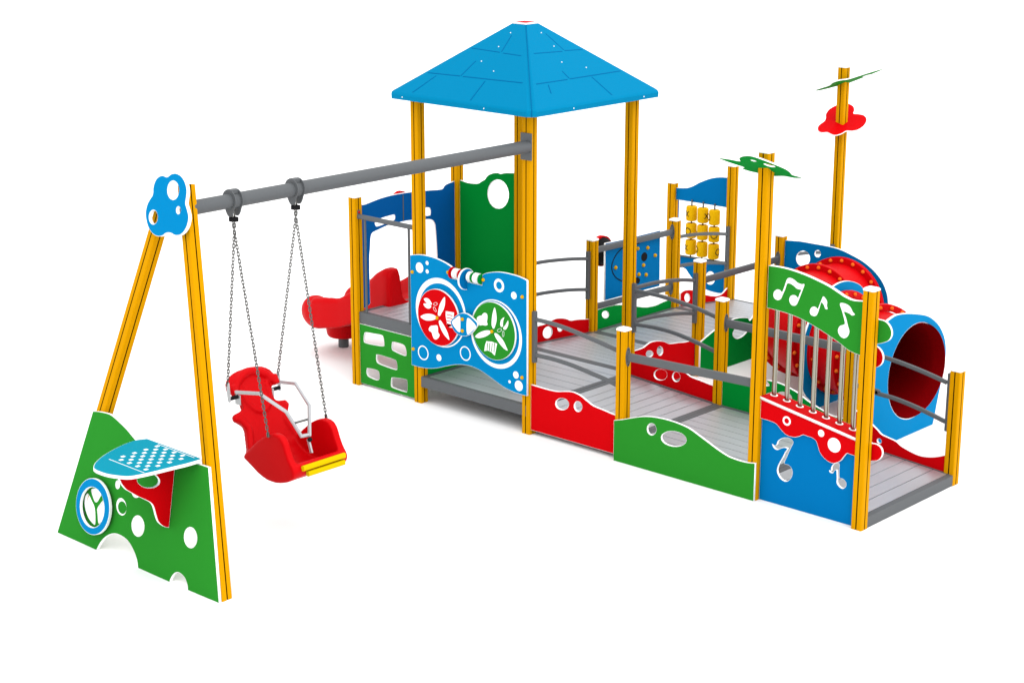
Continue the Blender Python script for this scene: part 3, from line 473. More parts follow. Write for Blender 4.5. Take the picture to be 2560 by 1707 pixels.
mp = panel('music_panel', 'y', .010, .035, sp([(XF + HW, GT[0][1], 1)] + GT[1:-1] + [(XG - HW, GT[-1][1], 1), (XG - HW, GBm[0][1], 1)] + GBm[1:-1] + [(XF + HW, GBm[-1][1], 1)]), [],
    [sp([(2.5944,1.7316),(2.6013,1.7565),(2.628,1.7784),(2.6557,1.7778),(2.6759,1.7655),(2.6941,1.8089),(2.7074,1.8503),(2.7212,1.8812),(2.7481,1.8914),(2.7849,1.8829),(2.816,1.8657),(2.8525,1.8588),(2.8813,1.8611),(2.8642,1.8063),(2.8456,1.7564),(2.8284,1.7117),(2.814,1.6857),(2.7921,1.674),(2.7657,1.6788),(2.7473,1.7055),(2.7506,1.7374),(2.7728,1.7569),(2.8031,1.759),(2.8267,1.7463),(2.8413,1.7816),(2.8525,1.8111),(2.8124,1.8158),(2.7812,1.8339),(2.7503,1.8444),(2.7213,1.8411),(2.704,1.7923),(2.682,1.7414),(2.6681,1.7101),(2.6442,1.6939),(2.6164,1.6959),(2.599,1.7114)], 4), sp([(2.941,1.6559),(2.9515,1.6848),(2.9747,1.6998),(2.9987,1.6973),(3.0129,1.6884),(3.0298,1.7286),(3.0454,1.7701),(3.0571,1.7953),(3.0771,1.7858),(3.0962,1.7608),(3.0949,1.7297),(3.1023,1.7026),(3.0817,1.7015),(3.0684,1.7276),(3.0438,1.745),(3.031,1.7055),(3.0168,1.659),(3.002,1.633),(2.9786,1.6236),(2.9512,1.6317)], 4), sp([(3.2114,1.7646),(3.2523,1.7742),(3.3013,1.7585),(3.331,1.719),(3.3497,1.7042),(3.3258,1.6902),(3.2977,1.7022),(3.252,1.7062),(3.2723,1.6636),(3.2921,1.6064),(3.3085,1.5607),(3.2944,1.5191),(3.261,1.4981),(3.2226,1.5142),(3.2052,1.5514),(3.2212,1.5886),(3.2549,1.6057),(3.2635,1.6255),(3.2354,1.7057)], 4)],
    m='leaf', parent=ROOT, label='green arched panel with engraved white music notes')
panel('end_lobe', 'y', .055, .02, sp([(3.4752,1.6769),(3.5353,1.6878),(3.5962,1.6808),(3.6387,1.643),(3.6526,1.5915),(3.6341,1.5459),(3.593,1.5176),(3.5402,1.4979),(3.4867,1.4877)]), m='leaf', parent=mp)
panel('rear_disc', 'y', .10, .02, circ((3.475, 1.375, .088), 36), m='red', parent=mp)
for k, tx in enumerate(tube_x):
    bm = bmesh.new(); zt_ = 1.80 - .25 * ((tx - 2.55) / .85) ** 1.5
    sweep(bm, [(tx, .088, shelf_z(tx) - .018), (tx, .088, zt_)], cprof(.0195, 20), up=(1, 0, 0)); obj('chime_tube', bm, ['steel'], mp, smooth=40)
for k, tx in enumerate(tube_x):
    bm = bmesh.new(); lathe(bm, [(.024, 0), (.032, 0), (.032, .0015), (.024, .0015)], (tx, .088, shelf_z(tx) + .0005), (-(z1 - z0) / .88, 0, 1), 28)
    obj('tube_collar', bm, ['white'], sh)
# ---------------------------------------------------------------- rails
def arc_rails(name, paths, plate, label=None):
    bm = bmesh.new()
    for p in paths: sweep(bm, smooth_path(p, 6), rprof(.026, .034))
    r = obj(name, bm, ['grey'], ROOT, label, 40)
    bm = bmesh.new(); bx(bm, *plate); obj('rail_plate', bm, ['grey'], r)
    return r
def fixed(pts, plane, c, lo, hi):
    """rail centre line in its plane, stretched to the two posts"""
    a = 0 if plane == 'y' else 1
    P = [list(p) for p in pts]; s0, s1 = P[0][a], P[-1][a]
    for p in P: p[a] = lo + (p[a] - s0) * (hi - lo) / (s1 - s0)
    return [tuple(p) for p in P]
arc_rails('curved_rail', [fixed([(0.0936,0.0,1.075),(0.2896,0.0,1.0714),(0.4863,0.0,1.0518),(0.6626,0.0,1.0252),(0.8367,0.0,0.9962),(0.9915,0.0,0.9657)], 'y', 0, .075, XE - HW), fixed([(0.0952,0.0,0.746),(0.2922,0.0,0.7492),(0.4898,0.0,0.7376),(0.667,0.0,0.7143),(0.8419,0.0,0.6886),(0.9975,0.0,0.657)], 'y', 0, .075, XE - HW)], (HW, .082, -.018, .018, 0.677, 1.1476), 'pair of arched grey rails in front of the ramp')
arc_rails('curved_rail', [fixed([(0.0975,1.4,1.0807),(0.345,1.4,1.0815),(0.5616,1.4,1.0646),(0.7928,1.4,1.0352),(1.0035,1.4,0.9904)], 'y', 0, .075, XE - HW), fixed([(0.1051,1.4,0.754),(0.3534,1.4,0.7653),(0.5709,1.4,0.7538),(0.8035,1.4,0.7138),(1.0118,1.4,0.6661)], 'y', 0, .075, XE - HW)], (HW, .082, Y1 - .018, Y1 + .018, 0.6742, 1.1498))
arc_rails('curved_rail', [fixed([(-1.39,1.6519,1.0734),(-1.39,1.7855,1.0745),(-1.39,1.9253,1.0647),(-1.39,2.1143,1.0396),(-1.39,2.2579,1.0152),(-1.39,2.4033,0.9853)], 'x', 0, Y1 + HW, Y2 - .075), fixed([(-1.39,1.6537,0.7478),(-1.39,1.788,0.7498),(-1.39,1.9284,0.7401),(-1.39,2.1182,0.7157),(-1.39,2.2626,0.69),(-1.39,2.4087,0.6568)], 'x', 0, Y1 + HW, Y2 - .075)], (XA - .018, XA + .018, Y2 - .082, Y2 - HW, 0.5543, 1.0579))
arc_rails('curved_rail', [fixed([(0.0,1.5203,1.0765),(0.0,1.694,1.078),(0.0,1.9059,1.0686),(0.0,2.1952,1.0321),(0.0,2.4177,0.9846)], 'x', 0, Y1 + HW, Y2 - .075), fixed([(0.0,1.5299,0.744),(0.0,1.7044,0.7462),(-0.0,1.9177,0.7324),(0.0,2.2086,0.6947),(0.0,2.4322,0.6485)], 'x', 0, Y1 + HW, Y2 - .075)], (-.018, .018, Y2 - .082, Y2 - HW, 0.5502, 1.0533))
QRu = fixed([(-1.39,4.0056,0.968),(-1.39,4.1842,0.9583),(-1.39,4.4078,0.933),(-1.39,4.6356,0.8949),(-1.39,4.8239,0.856)], 'x', 0, Y3 + HW, Y4 - .075)
QRl = fixed([(-1.39,4.0187,0.6393),(-1.39,4.1982,0.6291),(-1.39,4.423,0.601),(-1.39,4.6521,0.5582),(-1.39,4.8268,0.5193)], 'x', 0, Y3 + HW, Y4 - .075)
arc_rails('curved_rail', [QRu, QRl], (XA - .018, XA + .018, Y4 - .082, Y4 - HW, 0.4442, 0.9425))
arc_rails('curved_rail', [[(0, p[1], p[2]) for p in QRu], [(0, p[1], p[2]) for p in QRl]], (-.018, .018, Y4 - .082, Y4 - HW, 0.4442, 0.9468))
arc_rails('curved_rail', [fixed([(2.7159,1.4,0.9649),(2.8919,1.4,0.952),(3.0796,1.4,0.9253),(3.2518,1.4,0.894),(3.4028,1.4,0.8592)], 'y', 0, XF + HW + .5, XG - .075)[0:0] + [(XF + HW, Y1, .97), (2.75, Y1, .955)] + [(2.7295,1.4,0.9651),(2.8919,1.4,0.952),(3.0796,1.4,0.9253),(3.2518,1.4,0.894),(3.3962,1.4,0.8614)], [(XF + HW, Y1, .66), (2.75, Y1, .65)] + [(2.7294,1.4,0.6322),(2.9129,1.4,0.6218),(3.1016,1.4,0.5937),(3.2618,1.4,0.5593),(3.4046,1.4,0.5243)]], (XG - .082, XG - HW, Y1 - .018, Y1 + .018, 0.4477, 0.946), 'pair of arched grey rails by the tunnel mouth')
def flat_rail(a, b, h, flange_at, w=.03, label=None, flip=1):
    a, b = Vector(a), Vector(b)
    bm = bmesh.new(); sweep(bm, [a, b], rprof(w, h, .005)); r = obj('flat_rail', bm, ['grey'], ROOT, label, 40)
    for p in flange_at:
        p = Vector(p); d = (b - a); d.z = 0; d.normalize(); s = Vector((-d.y, d.x, 0))
        if (p - a).length > (p - b).length: d = -d
        n = 28; lo = []
        for k in range(n):
            t = 2 * math.pi * k / n; lo.append((.030 * math.cos(t), .085 * math.sin(t)))
        bm = bmesh.new(); A_ = [bm.verts.new(p + s * x + Vector((0, 0, y))) for x, y in lo]; B_ = [bm.verts.new(p + d * .006 + s * x + Vector((0, 0, y))) for x, y in lo]
        for k in range(n): bm.faces.new((A_[k], A_[(k + 1) % n], B_[(k + 1) % n], B_[k]))
        bm.faces.new(A_); bm.faces.new(B_)
        for q in (.068, -.068): dome(bm, p + d * .006 + Vector((0, 0, q)), d, .005, 1)
        obj('oval_flange', bm, ['grey', 'black'], r)
    return r
a_, b_ = [(1.1547,0.0,0.9357),(2.4127,0.0,0.9716)]
flat_rail((XE + HW, 0, a_[2]), (XF - HW, 0, b_[2]), .070, [(XE + HW, 0, a_[2] - .0)], label='straight grey rail above the green front panel')
a_, b_ = [(1.1457,1.4,0.9604),(2.3421,1.4,0.963)]
flat_rail((XE + HW, Y1, a_[2]), (XF - HW, Y1, b_[2]), .075, [(XE + HW, Y1, a_[2])])
a_, b_ = [(-1.39,2.6026,1.0538),(-1.39,3.8386,1.0428)]
flat_rail((XA, Y2 + HW, a_[2]), (XA, Y3 - HW, b_[2]), .062, [(XA, Y3 - HW, b_[2]), (XA, Y2 + HW, a_[2])])
a_, b_ = [(-1.39,2.6044,0.451),(-1.39,3.8347,0.4235)]
flat_rail((XA, Y2 + HW, a_[2]), (XA, Y3 - HW, b_[2]), .062, [(XA, Y3 - HW, b_[2]), (XA, Y2 + HW, a_[2])])
a_ = [(0.0,2.6155,0.9614)][0]; b_ = [(0.0,3.8497,0.9559)][0]
flat_rail((0, Y2 + HW, a_[2]), (0, Y3 - HW, b_[2]), .066, [(0, Y3 - HW, b_[2]), (0, Y2 + HW, a_[2])], label='straight grey rail over the large green wall')
# ---------------------------------------------------------------- blue activity board with horn
HB = XA - .045
tel = panel('activity_board', 'x', HB, .022, sp([q + (1,) for q in [(2.7644,1.0837),(3.0412,1.0782),(3.6859,1.0766),(3.6965,0.4569),(2.7673,0.4669)]]),
    [], [], m='blue', parent=ROOT, label='blue board with yellow bolts and dark openings behind the straight rails')
domes('bolt_cap', [(-1.435,2.9314,0.7955),(-1.435,3.4669,0.9216),(-1.435,3.5991,0.8157),(-1.435,3.4012,0.741),(-1.435,3.4487,0.627),(-1.435,3.3254,0.6528),(-1.435,3.2963,0.9418)], (1, 0, 0), .021, 'bolt', tel)
bm = bmesh.new()
for el in [[(3.468,0.815),(3.462,0.8),(3.451,0.789),(3.437,0.781),(3.421,0.779),(3.405,0.781),(3.39,0.788),(3.377,0.798),(3.369,0.812),(3.365,0.828),(3.366,0.843),(3.372,0.858),(3.383,0.869),(3.397,0.877),(3.413,0.88),(3.429,0.878),(3.444,0.871),(3.457,0.86),(3.466,0.846),(3.469,0.83)], [(3.351,0.574),(3.346,0.563),(3.336,0.556),(3.324,0.551),(3.31,0.55),(3.295,0.552),(3.281,0.558),(3.269,0.567),(3.261,0.578),(3.257,0.589),(3.258,0.601),(3.263,0.611),(3.272,0.619),(3.284,0.624),(3.298,0.625),(3.313,0.622),(3.327,0.616),(3.339,0.608),(3.347,0.597),(3.351,0.585)]]:
    vs = [bm.verts.new((HB + .0012, a, b)) for a, b in el]; bm.faces.new(vs)
arc = [(3.3235,0.9926),(3.1839,0.9974),(3.0411,0.9844),(2.9509,0.9398),(2.8918,0.8769),(2.871,0.8142),(2.8928,0.7441),(2.952,0.6803),(3.0397,0.6312)]
sweep(bm, smooth_path([(HB + .001, a, b) for a, b in arc], 5), cprof(.006, 6), up=(1, 0, 0))
obj('dark_opening', bm, ['black'], tel)
hp = [(-1.62,2.9377,0.9262)][0]
bm = bmesh.new(); lathe(bm, [(.06, -.0), (.08, .0), (.09, -.06), (.15, -.20), (.15, -.22), (.03, -.22)], (HB - .03, hp[1] + .06, hp[2] + .0), (1, 0, 0), 40, 0)
lathe(bm, [(.15, -.2), (.165, -.2), (.165, -.25), (.12, -.26)], (HB - .03, hp[1] + .06, hp[2] + .0), (1, 0, 0), 40, 1)
obj('horn_dome', bm, ['black', 'red'], tel, 'black funnel with red rim behind the blue board', 35)
# ---------------------------------------------------------------- spinner board (noughts and crosses)
AY = Y4
top_b = [(-2.13,1.2728),(-2.0402,1.2898),(-1.9488,1.323),(-1.8843,1.3601),(-1.8201,1.3927),(-1.692,1.446),(-1.5642,1.4748)]
spin = panel('spinner_board', 'y', AY, .022, sp([(XP + HW + .03, top_b[0][1], 1)] + top_b[1:] + [(XA - HW, 1.4836, 1), (XA - HW, 1.1397, 1), (XP + HW + .03, 1.1342, 1)]), m='blue', parent=ROOT,
    label='blue wavy board holding nine yellow barrels marked with crosses and noughts')
panel('lower_board', 'y', AY, .022, sp([(XP + HW + .03, 0.4766, 1), (XA - HW, 0.5004, 1)] + [(XA - HW, 0.1468, 1)] + [(-1.5402,0.1315),(-1.645,0.1333),(-1.7178,0.1449),(-1.8048,0.1739),(-1.9201,0.2422),(-1.982,0.2977),(-2.037,0.3435)] + [(XP + HW + .03, 0.3578, 1)]), [[(-1.595,0.301),(-1.598,0.277),(-1.607,0.254),(-1.621,0.235),(-1.64,0.221),(-1.661,0.213),(-1.682,0.213),(-1.702,0.221),(-1.718,0.236),(-1.728,0.255),(-1.732,0.279),(-1.73,0.303),(-1.721,0.326),(-1.706,0.345),(-1.687,0.359),(-1.666,0.366),(-1.645,0.366),(-1.626,0.358),(-1.61,0.344),(-1.6,0.324)]], m='blue', parent=spin)
bm = bmesh.new(); fl = [(-2.0952,0.4875),(-1.4764,0.5089)]
sweep(bm, [(XP + HW + .03, AY - .012, fl[0][1]), (XA - HW, AY - .012, fl[1][1])], rprof(.04, .012, .003)); obj('board_ledge', bm, ['grey'], spin)
panel('side_fin', 'x', XP + .03 + .02, .02, sp([(Y4 + .048, 1.20, 1), (Y4 + .10, 1.20, 1), (Y4 + .10, .9, 1), (Y4 + .048, .72, 1)]), m='navy', parent=spin)
cols = [[(-1.9444,4.91,1.01),(-1.9446,4.91,0.8098),(-1.9462,4.91,0.6149)],[(-1.7814,4.91,1.0093),(-1.7824,4.91,0.811),(-1.7848,4.91,0.6126)],[(-1.6199,4.91,1.0086),(-1.6192,4.91,0.8104),(-1.6198,4.91,0.6121)]]
MK = [[('x', -55), ('o', -40), ('x', -60)], [('x', 40), ('d', 0), ('o', -80)], [('o', -85), ('o', 0), ('o', 55)]]
ca = math.degrees(math.atan2(10.75 + 1.7, 11.85 + 4.9))
for ci, c in enumerate(cols):
    xm = sum(p[0] for p in c) / 3
    bm = bmesh.new(); sweep(bm, [(xm, AY - .012, c[0][2] + .155), (xm, AY - .012, c[2][2] - .12)], cprof(.0095, 10), up=(1, 0, 0)); rod = obj('spinner_rod', bm, ['grey'], spin, smooth=40)
    for ri, p in enumerate(c):
        R_ = .064; H_ = .172
        bm = bmesh.new(); lathe(bm, [(R_ * .8, -H_ / 2), (R_ * .97, -H_ / 2 + .008), (R_, -H_ / 2 + .02), (R_, H_ / 2 - .02), (R_ * .97, H_ / 2 - .008), (R_ * .8, H_ / 2)], (xm, AY - .012, p[2]), (0, 0, 1), 32)
        def on(ang, dz): # point on the barrel, angle from the side facing the ramp
            t = math.radians(ang + ca) ; return (xm + (R_ + .0005) * math.sin(t), AY - .012 - (R_ + .0005) * math.cos(t), p[2] + dz)
        kind, off = MK[ci][ri]
        if kind == 'x':
            for s in (1, -1): sweep(bm, [on(off + a, s * a * .00125) for a in (-24, -12, 0, 12, 24)], cprof(.0048, 6), mi=1)
        elif kind == 'o':
            sweep(bm, [on(off + 33 * math.cos(t / 24 * 2 * math.pi), .036 * math.sin(t / 24 * 2 * math.pi)) for t in range(24)], cprof(.0048, 6), closed=True, mi=1)
        else:
            for a in (-78, 72): sweep(bm, [on(a - 8, .012), on(a + 6, -.01)], cprof(.0048, 6), mi=1)
        obj('spinner_barrel', bm, ['bead', 'black'], rod, smooth=40)
# ---------------------------------------------------------------- tunnel
TP_ = [(.787, 3.95, .6), (.787, 3.89, .6), (.787, 3.43, .6), (1.02, 2.88, .6), (1.54, 2.66, .6), (2.05, 2.44, .6), (2.36, 2.335, .6), (2.568, 2.305, .6)]
bm = bmesh.new(); pth = smooth_path(TP_[1:], 10)
sweep(bm, pth, cprof(.437, 56), caps=False)
tun = obj('tunnel', bm, ['mould'], ROOT, 'bent red crawl tunnel with bolted flanges', 60)
bm = bmesh.new(); sweep(bm, pth, cprof(.429, 56), caps=False); obj('tunnel_inside_shaded', bm, ['inner_shade'], tun, smooth=60)  # inner wall of the tube, coloured darker to imitate shade inside
def ring_(x, y, yaw, balls=22, side=1, th=.045, ph=0, r=.5):
    d = Vector((math.cos(math.radians(yaw)), math.sin(math.radians(yaw)), 0)); bm = bmesh.new()
    lathe(bm, [(.436, -th / 2), (r - .006, -th / 2), (r, -th / 2 + .006), (r, th / 2 - .006), (r - .006, th / 2), (.436, th / 2), (.436, -th / 2)], Vector((x, y, .6)), d, 64, caps=False)
    a = Vector((0, 0, 1)); b = d.cross(a)
    for k in range(balls):
        t = 2 * math.pi * (k + ph) / balls; c = Vector((x, y, .6)) + (a * math.cos(t) + b * math.sin(t)) * .468
        for s in (1, -1): dome(bm, c + d * s * th / 2, d * s, .019, 1)
    o = obj('flange_ring', bm, ['mould', 'orange'], tun, smooth=35); return o
ring_(.787, 3.845, -90); ring_(.787, 3.43, -90); ring_(1.01, 2.88, -52); ring_(1.57, 2.66, -5, th=.04); ring_(2.07, 2.455, -20); ring_(1.44, 2.70, -18, th=.03)
BT = [(0.1015,1.1581),(0.2286,1.1745),(0.4026,1.175),(0.5941,1.1738),(0.7379,1.1589),(0.8933,1.1163),(1.0094,1.0747),(1.1342,1.0017),(1.2294,0.9112),(1.2884,0.8017),(1.3093,0.7056)]
panel('tunnel_wall', 'y', 3.888, .02, sp([(HW, BT[0][1], 1)] + BT[1:-1] + [(BT[-1][0], BT[-1][1]), (1.335, .55), (1.30, .3), (1.24, 0, 1), (HW, 0, 1)]), [[(0.362,1.013),(0.359,0.987),(0.348,0.963),(0.331,0.942),(0.308,0.927),(0.282,0.919),(0.256,0.918),(0.232,0.926),(0.213,0.941),(0.2,0.962),(0.194,0.987),(0.197,1.013),(0.208,1.037),(0.226,1.058),(0.249,1.073),(0.274,1.081),(0.3,1.081),(0.324,1.073),(0.343,1.058),(0.356,1.037)], [(0.488,1.084),(0.487,1.072),(0.482,1.061),(0.475,1.052),(0.465,1.045),(0.454,1.042),(0.443,1.042),(0.433,1.045),(0.424,1.052),(0.419,1.062),(0.416,1.073),(0.418,1.084),(0.422,1.095),(0.43,1.104),(0.439,1.111),(0.45,1.114),(0.461,1.114),(0.472,1.111),(0.48,1.104),(0.486,1.095)]], m='blue', parent=tun, label='large rounded blue wall with two round holes at the far tunnel end')  # tunnel opening left out; the closed end blocks light from the interior
panel('tunnel_wall', 'x', 1.51, .02, sp([(2.416, 0, 1), (2.16, .19), (2.08, .42), (2.10, .70), (2.2, .90), (2.36, 1.06), (2.545, 1.146), (2.73, 1.169), (2.92, 1.13), (3.08, 1.04), (3.2, .85), (3.24, .6), (3.2, .3), (3.1, 0, 1)]), [circ((2.66, .6, .425), 56)], m='sky', parent=tun, label='middle blue support wall around the bend of the tunnel')
panel('tunnel_wall', 'x', 2.565, .025, sp([(2.691, 0, 1), (2.715, .08), (2.76, .25), (2.815, .45), (2.848, .62), (2.83, .75), (2.77, .86), (2.66, .97), (2.483, 1.072), (2.241, 1.14), (2.05, 1.175), (1.90, 1.18), (1.72, 1.12), (1.60, .98), (1.53, .75), (1.52, .5), (1.55, 0, 1)]), [circ((2.305, .598, .44), 64)], m='sky', parent=tun, label='sky blue end wall around the open tunnel mouth', rim=.004)
# ---------------------------------------------------------------- cloud and flower sheets on the tall posts
def sheet(name, PLN, n, outline, holes, m, parent, label):
    # two thin halves keep the tall post running through
    return panel(name, PLN, n, .012, outline, holes, m=m, parent=parent, label=label, rim=.002)
sheet('cloud_sheet', ((2.537,-0.048,2.757),(0.70325,0.65508,-0.27624),(0.70154,-0.57644,0.419)), -1, sp([(-0.3696,-0.11),(-0.2931,-0.0678),(-0.2166,-0.0407),(-0.2344,0.0069),(-0.2346,0.0699),(-0.2056,0.1305),(-0.1644,0.1563),(-0.0791,0.1453),(0.0251,0.1161),(0.1164,0.0853),(0.1708,0.0399),(0.2067,-0.0079),(0.2851,-0.0071),(0.2424,-0.0644),(0.1603,-0.0954),(0.1012,-0.1598),(0.0267,-0.1955),(-0.0345,-0.2033),(-0.0952,-0.2131),(-0.1557,-0.2044),(-0.1516,-0.158),(-0.2455,-0.1462),(-0.3186,-0.1332)], 4), [sp([(-0.1544,0.0659),(-0.1302,0.0788),(-0.1099,0.0672),(-0.1325,0.0483)], 4), sp([(-0.0487,0.0631),(-0.0214,0.0845),(0.0199,0.0849),(0.0447,0.0651),(0.019,0.0377),(-0.0229,0.0393)], 4)], 'green', ROOT, 'tilted green cloud sheet on the tall front post')
sheet('leaf_sheet', ((0.048,4.875,2.711),(0.70989,0.66127,0.24246),(0.53775,-0.73119,0.41974)), -1, sp([(-0.3153,-0.0438),(-0.2394,-0.0153),(-0.1677,0.0043),(-0.1361,0.0743),(-0.0649,0.0937),(0.0284,0.0597),(0.1622,0.0875),(0.2953,0.1183),(0.4033,0.1223),(0.3274,0.0635),(0.2153,-0.0022),(0.0753,-0.0735),(0.0034,-0.0901),(-0.1154,-0.0927),(-0.216,-0.0951),(-0.2901,-0.0828)], 4), [sp([(0.1816,0.0189),(0.2207,0.0406),(0.2675,0.0441),(0.2326,0.0074)], 4)], 'leaf', ROOT, 'tilted green leaf sheet at the top of the tallest post')
sheet('flower_sheet', ((0.048,4.875,2.241),(0.73172,0.6816,0.0),(-0.6302,0.67653,0.38099)), 1, sp([(-0.0236,0.3994),(0.0567,0.4491),(0.1201,0.4437),(0.1672,0.3903),(0.169,0.3108),(0.149,0.2371),(0.1974,0.2266),(0.2564,0.1968),(0.2703,0.1098),(0.226,-0.0023),(0.1501,-0.0878),(0.0836,-0.1133),(0.0209,-0.1132),(-0.0409,-0.1692),(-0.1075,-0.1979),(-0.1491,-0.1759),(-0.1847,-0.1419),(-0.2435,-0.147),(-0.2748,-0.1129),(-0.274,-0.0532),(-0.248,0.0068),(-0.1853,0.0843),(-0.1595,0.1537),(-0.15,0.2234),(-0.1089,0.3111),(-0.0651,0.364)], 4), [], 'red', ROOT, 'red flower shaped sheet on the tallest post')
# ---------------------------------------------------------------- slide
sl = bmesh.new()
SY = .72
secs = [(-2.13, .75, .42, .36, .24, .17), (-2.22, .745, .42, .37, .27, .17), (-2.36, .72, .41, .32, .27, .13), (-2.52, .66, .40, .25, .25, .10), (-2.72, .56, .40, .24, .24, .08), (-2.92, .48, .40, .21, .21, .08), (-3.15, .43, .41, .23, .23, .09), (-3.32, .41, .41, .21, .21, .10)]
rows = []
for x, zf, hw, hL, hR, wt in secs:
    inn = hw - wt; ub = zf - (.05 if x > -2.3 else .12); eb = .06 if x < -3.4 else 0
    prof = [(-hw + eb, ub + .02), (-hw, zf + .02), (-hw, zf + hL * .8), (-hw + .03, zf + hL), (-inn - .03, zf + hL), (-inn, zf + hL * .75), (-inn + .03, zf + .06), (-inn + .09, zf), (0, zf - .01), (inn - .09, zf), (inn - .03, zf + .06), (inn, zf + hR * .75), (inn + .03, zf + hR), (hw - .03, zf + hR), (hw, zf + hR * .8), (hw, zf + .02), (hw - eb, ub + .02), (.0, ub)]
    rows.append([sl.verts.new((x, SY + a, b)) for a, b in prof])
K = len(rows[0])
for A, B in zip(rows, rows[1:]):
    for k in range(K): sl.faces.new((A[k], A[(k + 1) % K], B[(k + 1) % K], B[k]))
sl.faces.new(rows[0]); sl.faces.new(rows[-1])
for cx_, cy_, cz_, rx, ry, rz in ((-3.34, .425, .455, .215, .125, .178), (-3.34, 1.015, .455, .215, .125, .178), (-3.36, .72, .37, .185, .38, .085)):
    bmesh.ops.create_uvsphere(sl, u_segments=28, v_segments=16, radius=1, matrix=Matrix.Translation((cx_, cy_, cz_)) @ Matrix.Diagonal((rx, ry, rz, 1)))
lathe(sl, [(.16, 0), (.18, .02), (.20, .16)], (-3.36, .80, .12), (0, 0, 1), 32)
slide = remeshed('slide', sl, .014, ['mould'], ROOT, 'short red slide with high side guards and rounded end', 14)
bm = bmesh.new(); sweep(bm, [(-3.37, .80, 0), (-3.37, .80, .2)], cprof(.055, 24), up=(1, 0, 0)); obj('slide_leg', bm, ['grey'], slide, smooth=40)
# ---------------------------------------------------------------- swing frame
FPL = ((0.0,-4.32,0.0),(1.0,0.0,0.0),(0.0,0.19612,0.98058))
fu = Vector((1, 0, 0)); fv = Vector((0, .19612, .98058)); fn = Vector((0, -.98058, .19612))
def fpt(x, z, back): # point on the leaning frame plane at height z, set back from its face
    return Vector((x, -4.32 + .2 * z, z)) - fn * back
def leg(xb, xt, zt, label):
    a = fpt(xb, -.01, .075); b = fpt(xt, zt, .075); d = b - a
    o = obj('frame_leg', post_mesh(d.length), ['yellow', 'groove'], ROOT, label)
    zax = d.normalized(); yax = -fn; yax = (yax - zax * yax.dot(zax)).normalized(); xax = yax.cross(zax)
    m = Matrix.Identity(4)
    for k, q in enumerate((xax, yax, zax)):
        for r in range(3): m[r][k] = q[r]
    o.matrix_world = Matrix.Translation(a) @ m; o.parent = ROOT
    return o
leg(-.987, -.987 + .2818 * 2.64, 2.64, 'left yellow leg of the leaning swing frame')
leg(.917, .917 - .3365 * 2.80, 2.80, 'right yellow leg of the leaning swing frame')
FF = [(-0.7487,1.0278),(-0.701,1.0379),(-0.643,1.0442),(-0.5264,1.0488),(-0.4045,1.0162),(-0.3022,0.9798),(-0.1988,0.9326),(-0.1184,0.9041)]
fo = sp([FF[0] + (1,)] + FF[1:] + [(.0, 0.8794), (.3, 0.8954)] + [(0.56,0.9181)] + [q + (1,) for q in [(0.6729,0.9219),(0.9595,0.0002),(0.602,-0.0043)]] + [(0.5897,0.0345),(0.552,0.0755),(0.495,0.0942),(0.4511,0.0879),(0.4166,0.059),(0.3958,0.0234)] + [q + (1,) for q in [(0.3915,-0.0031),(0.0063,-0.0004)]] + [(-0.0196,0.0595),(-0.0759,0.1208),(-0.157,0.1701),(-0.2557,0.1859),(-0.3404,0.1735),(-0.4202,0.1291),(-0.4781,0.0687)] + [q + (1,) for q in [(-0.5187,-0.0019),(-1.0384,0.0024)]], 5)
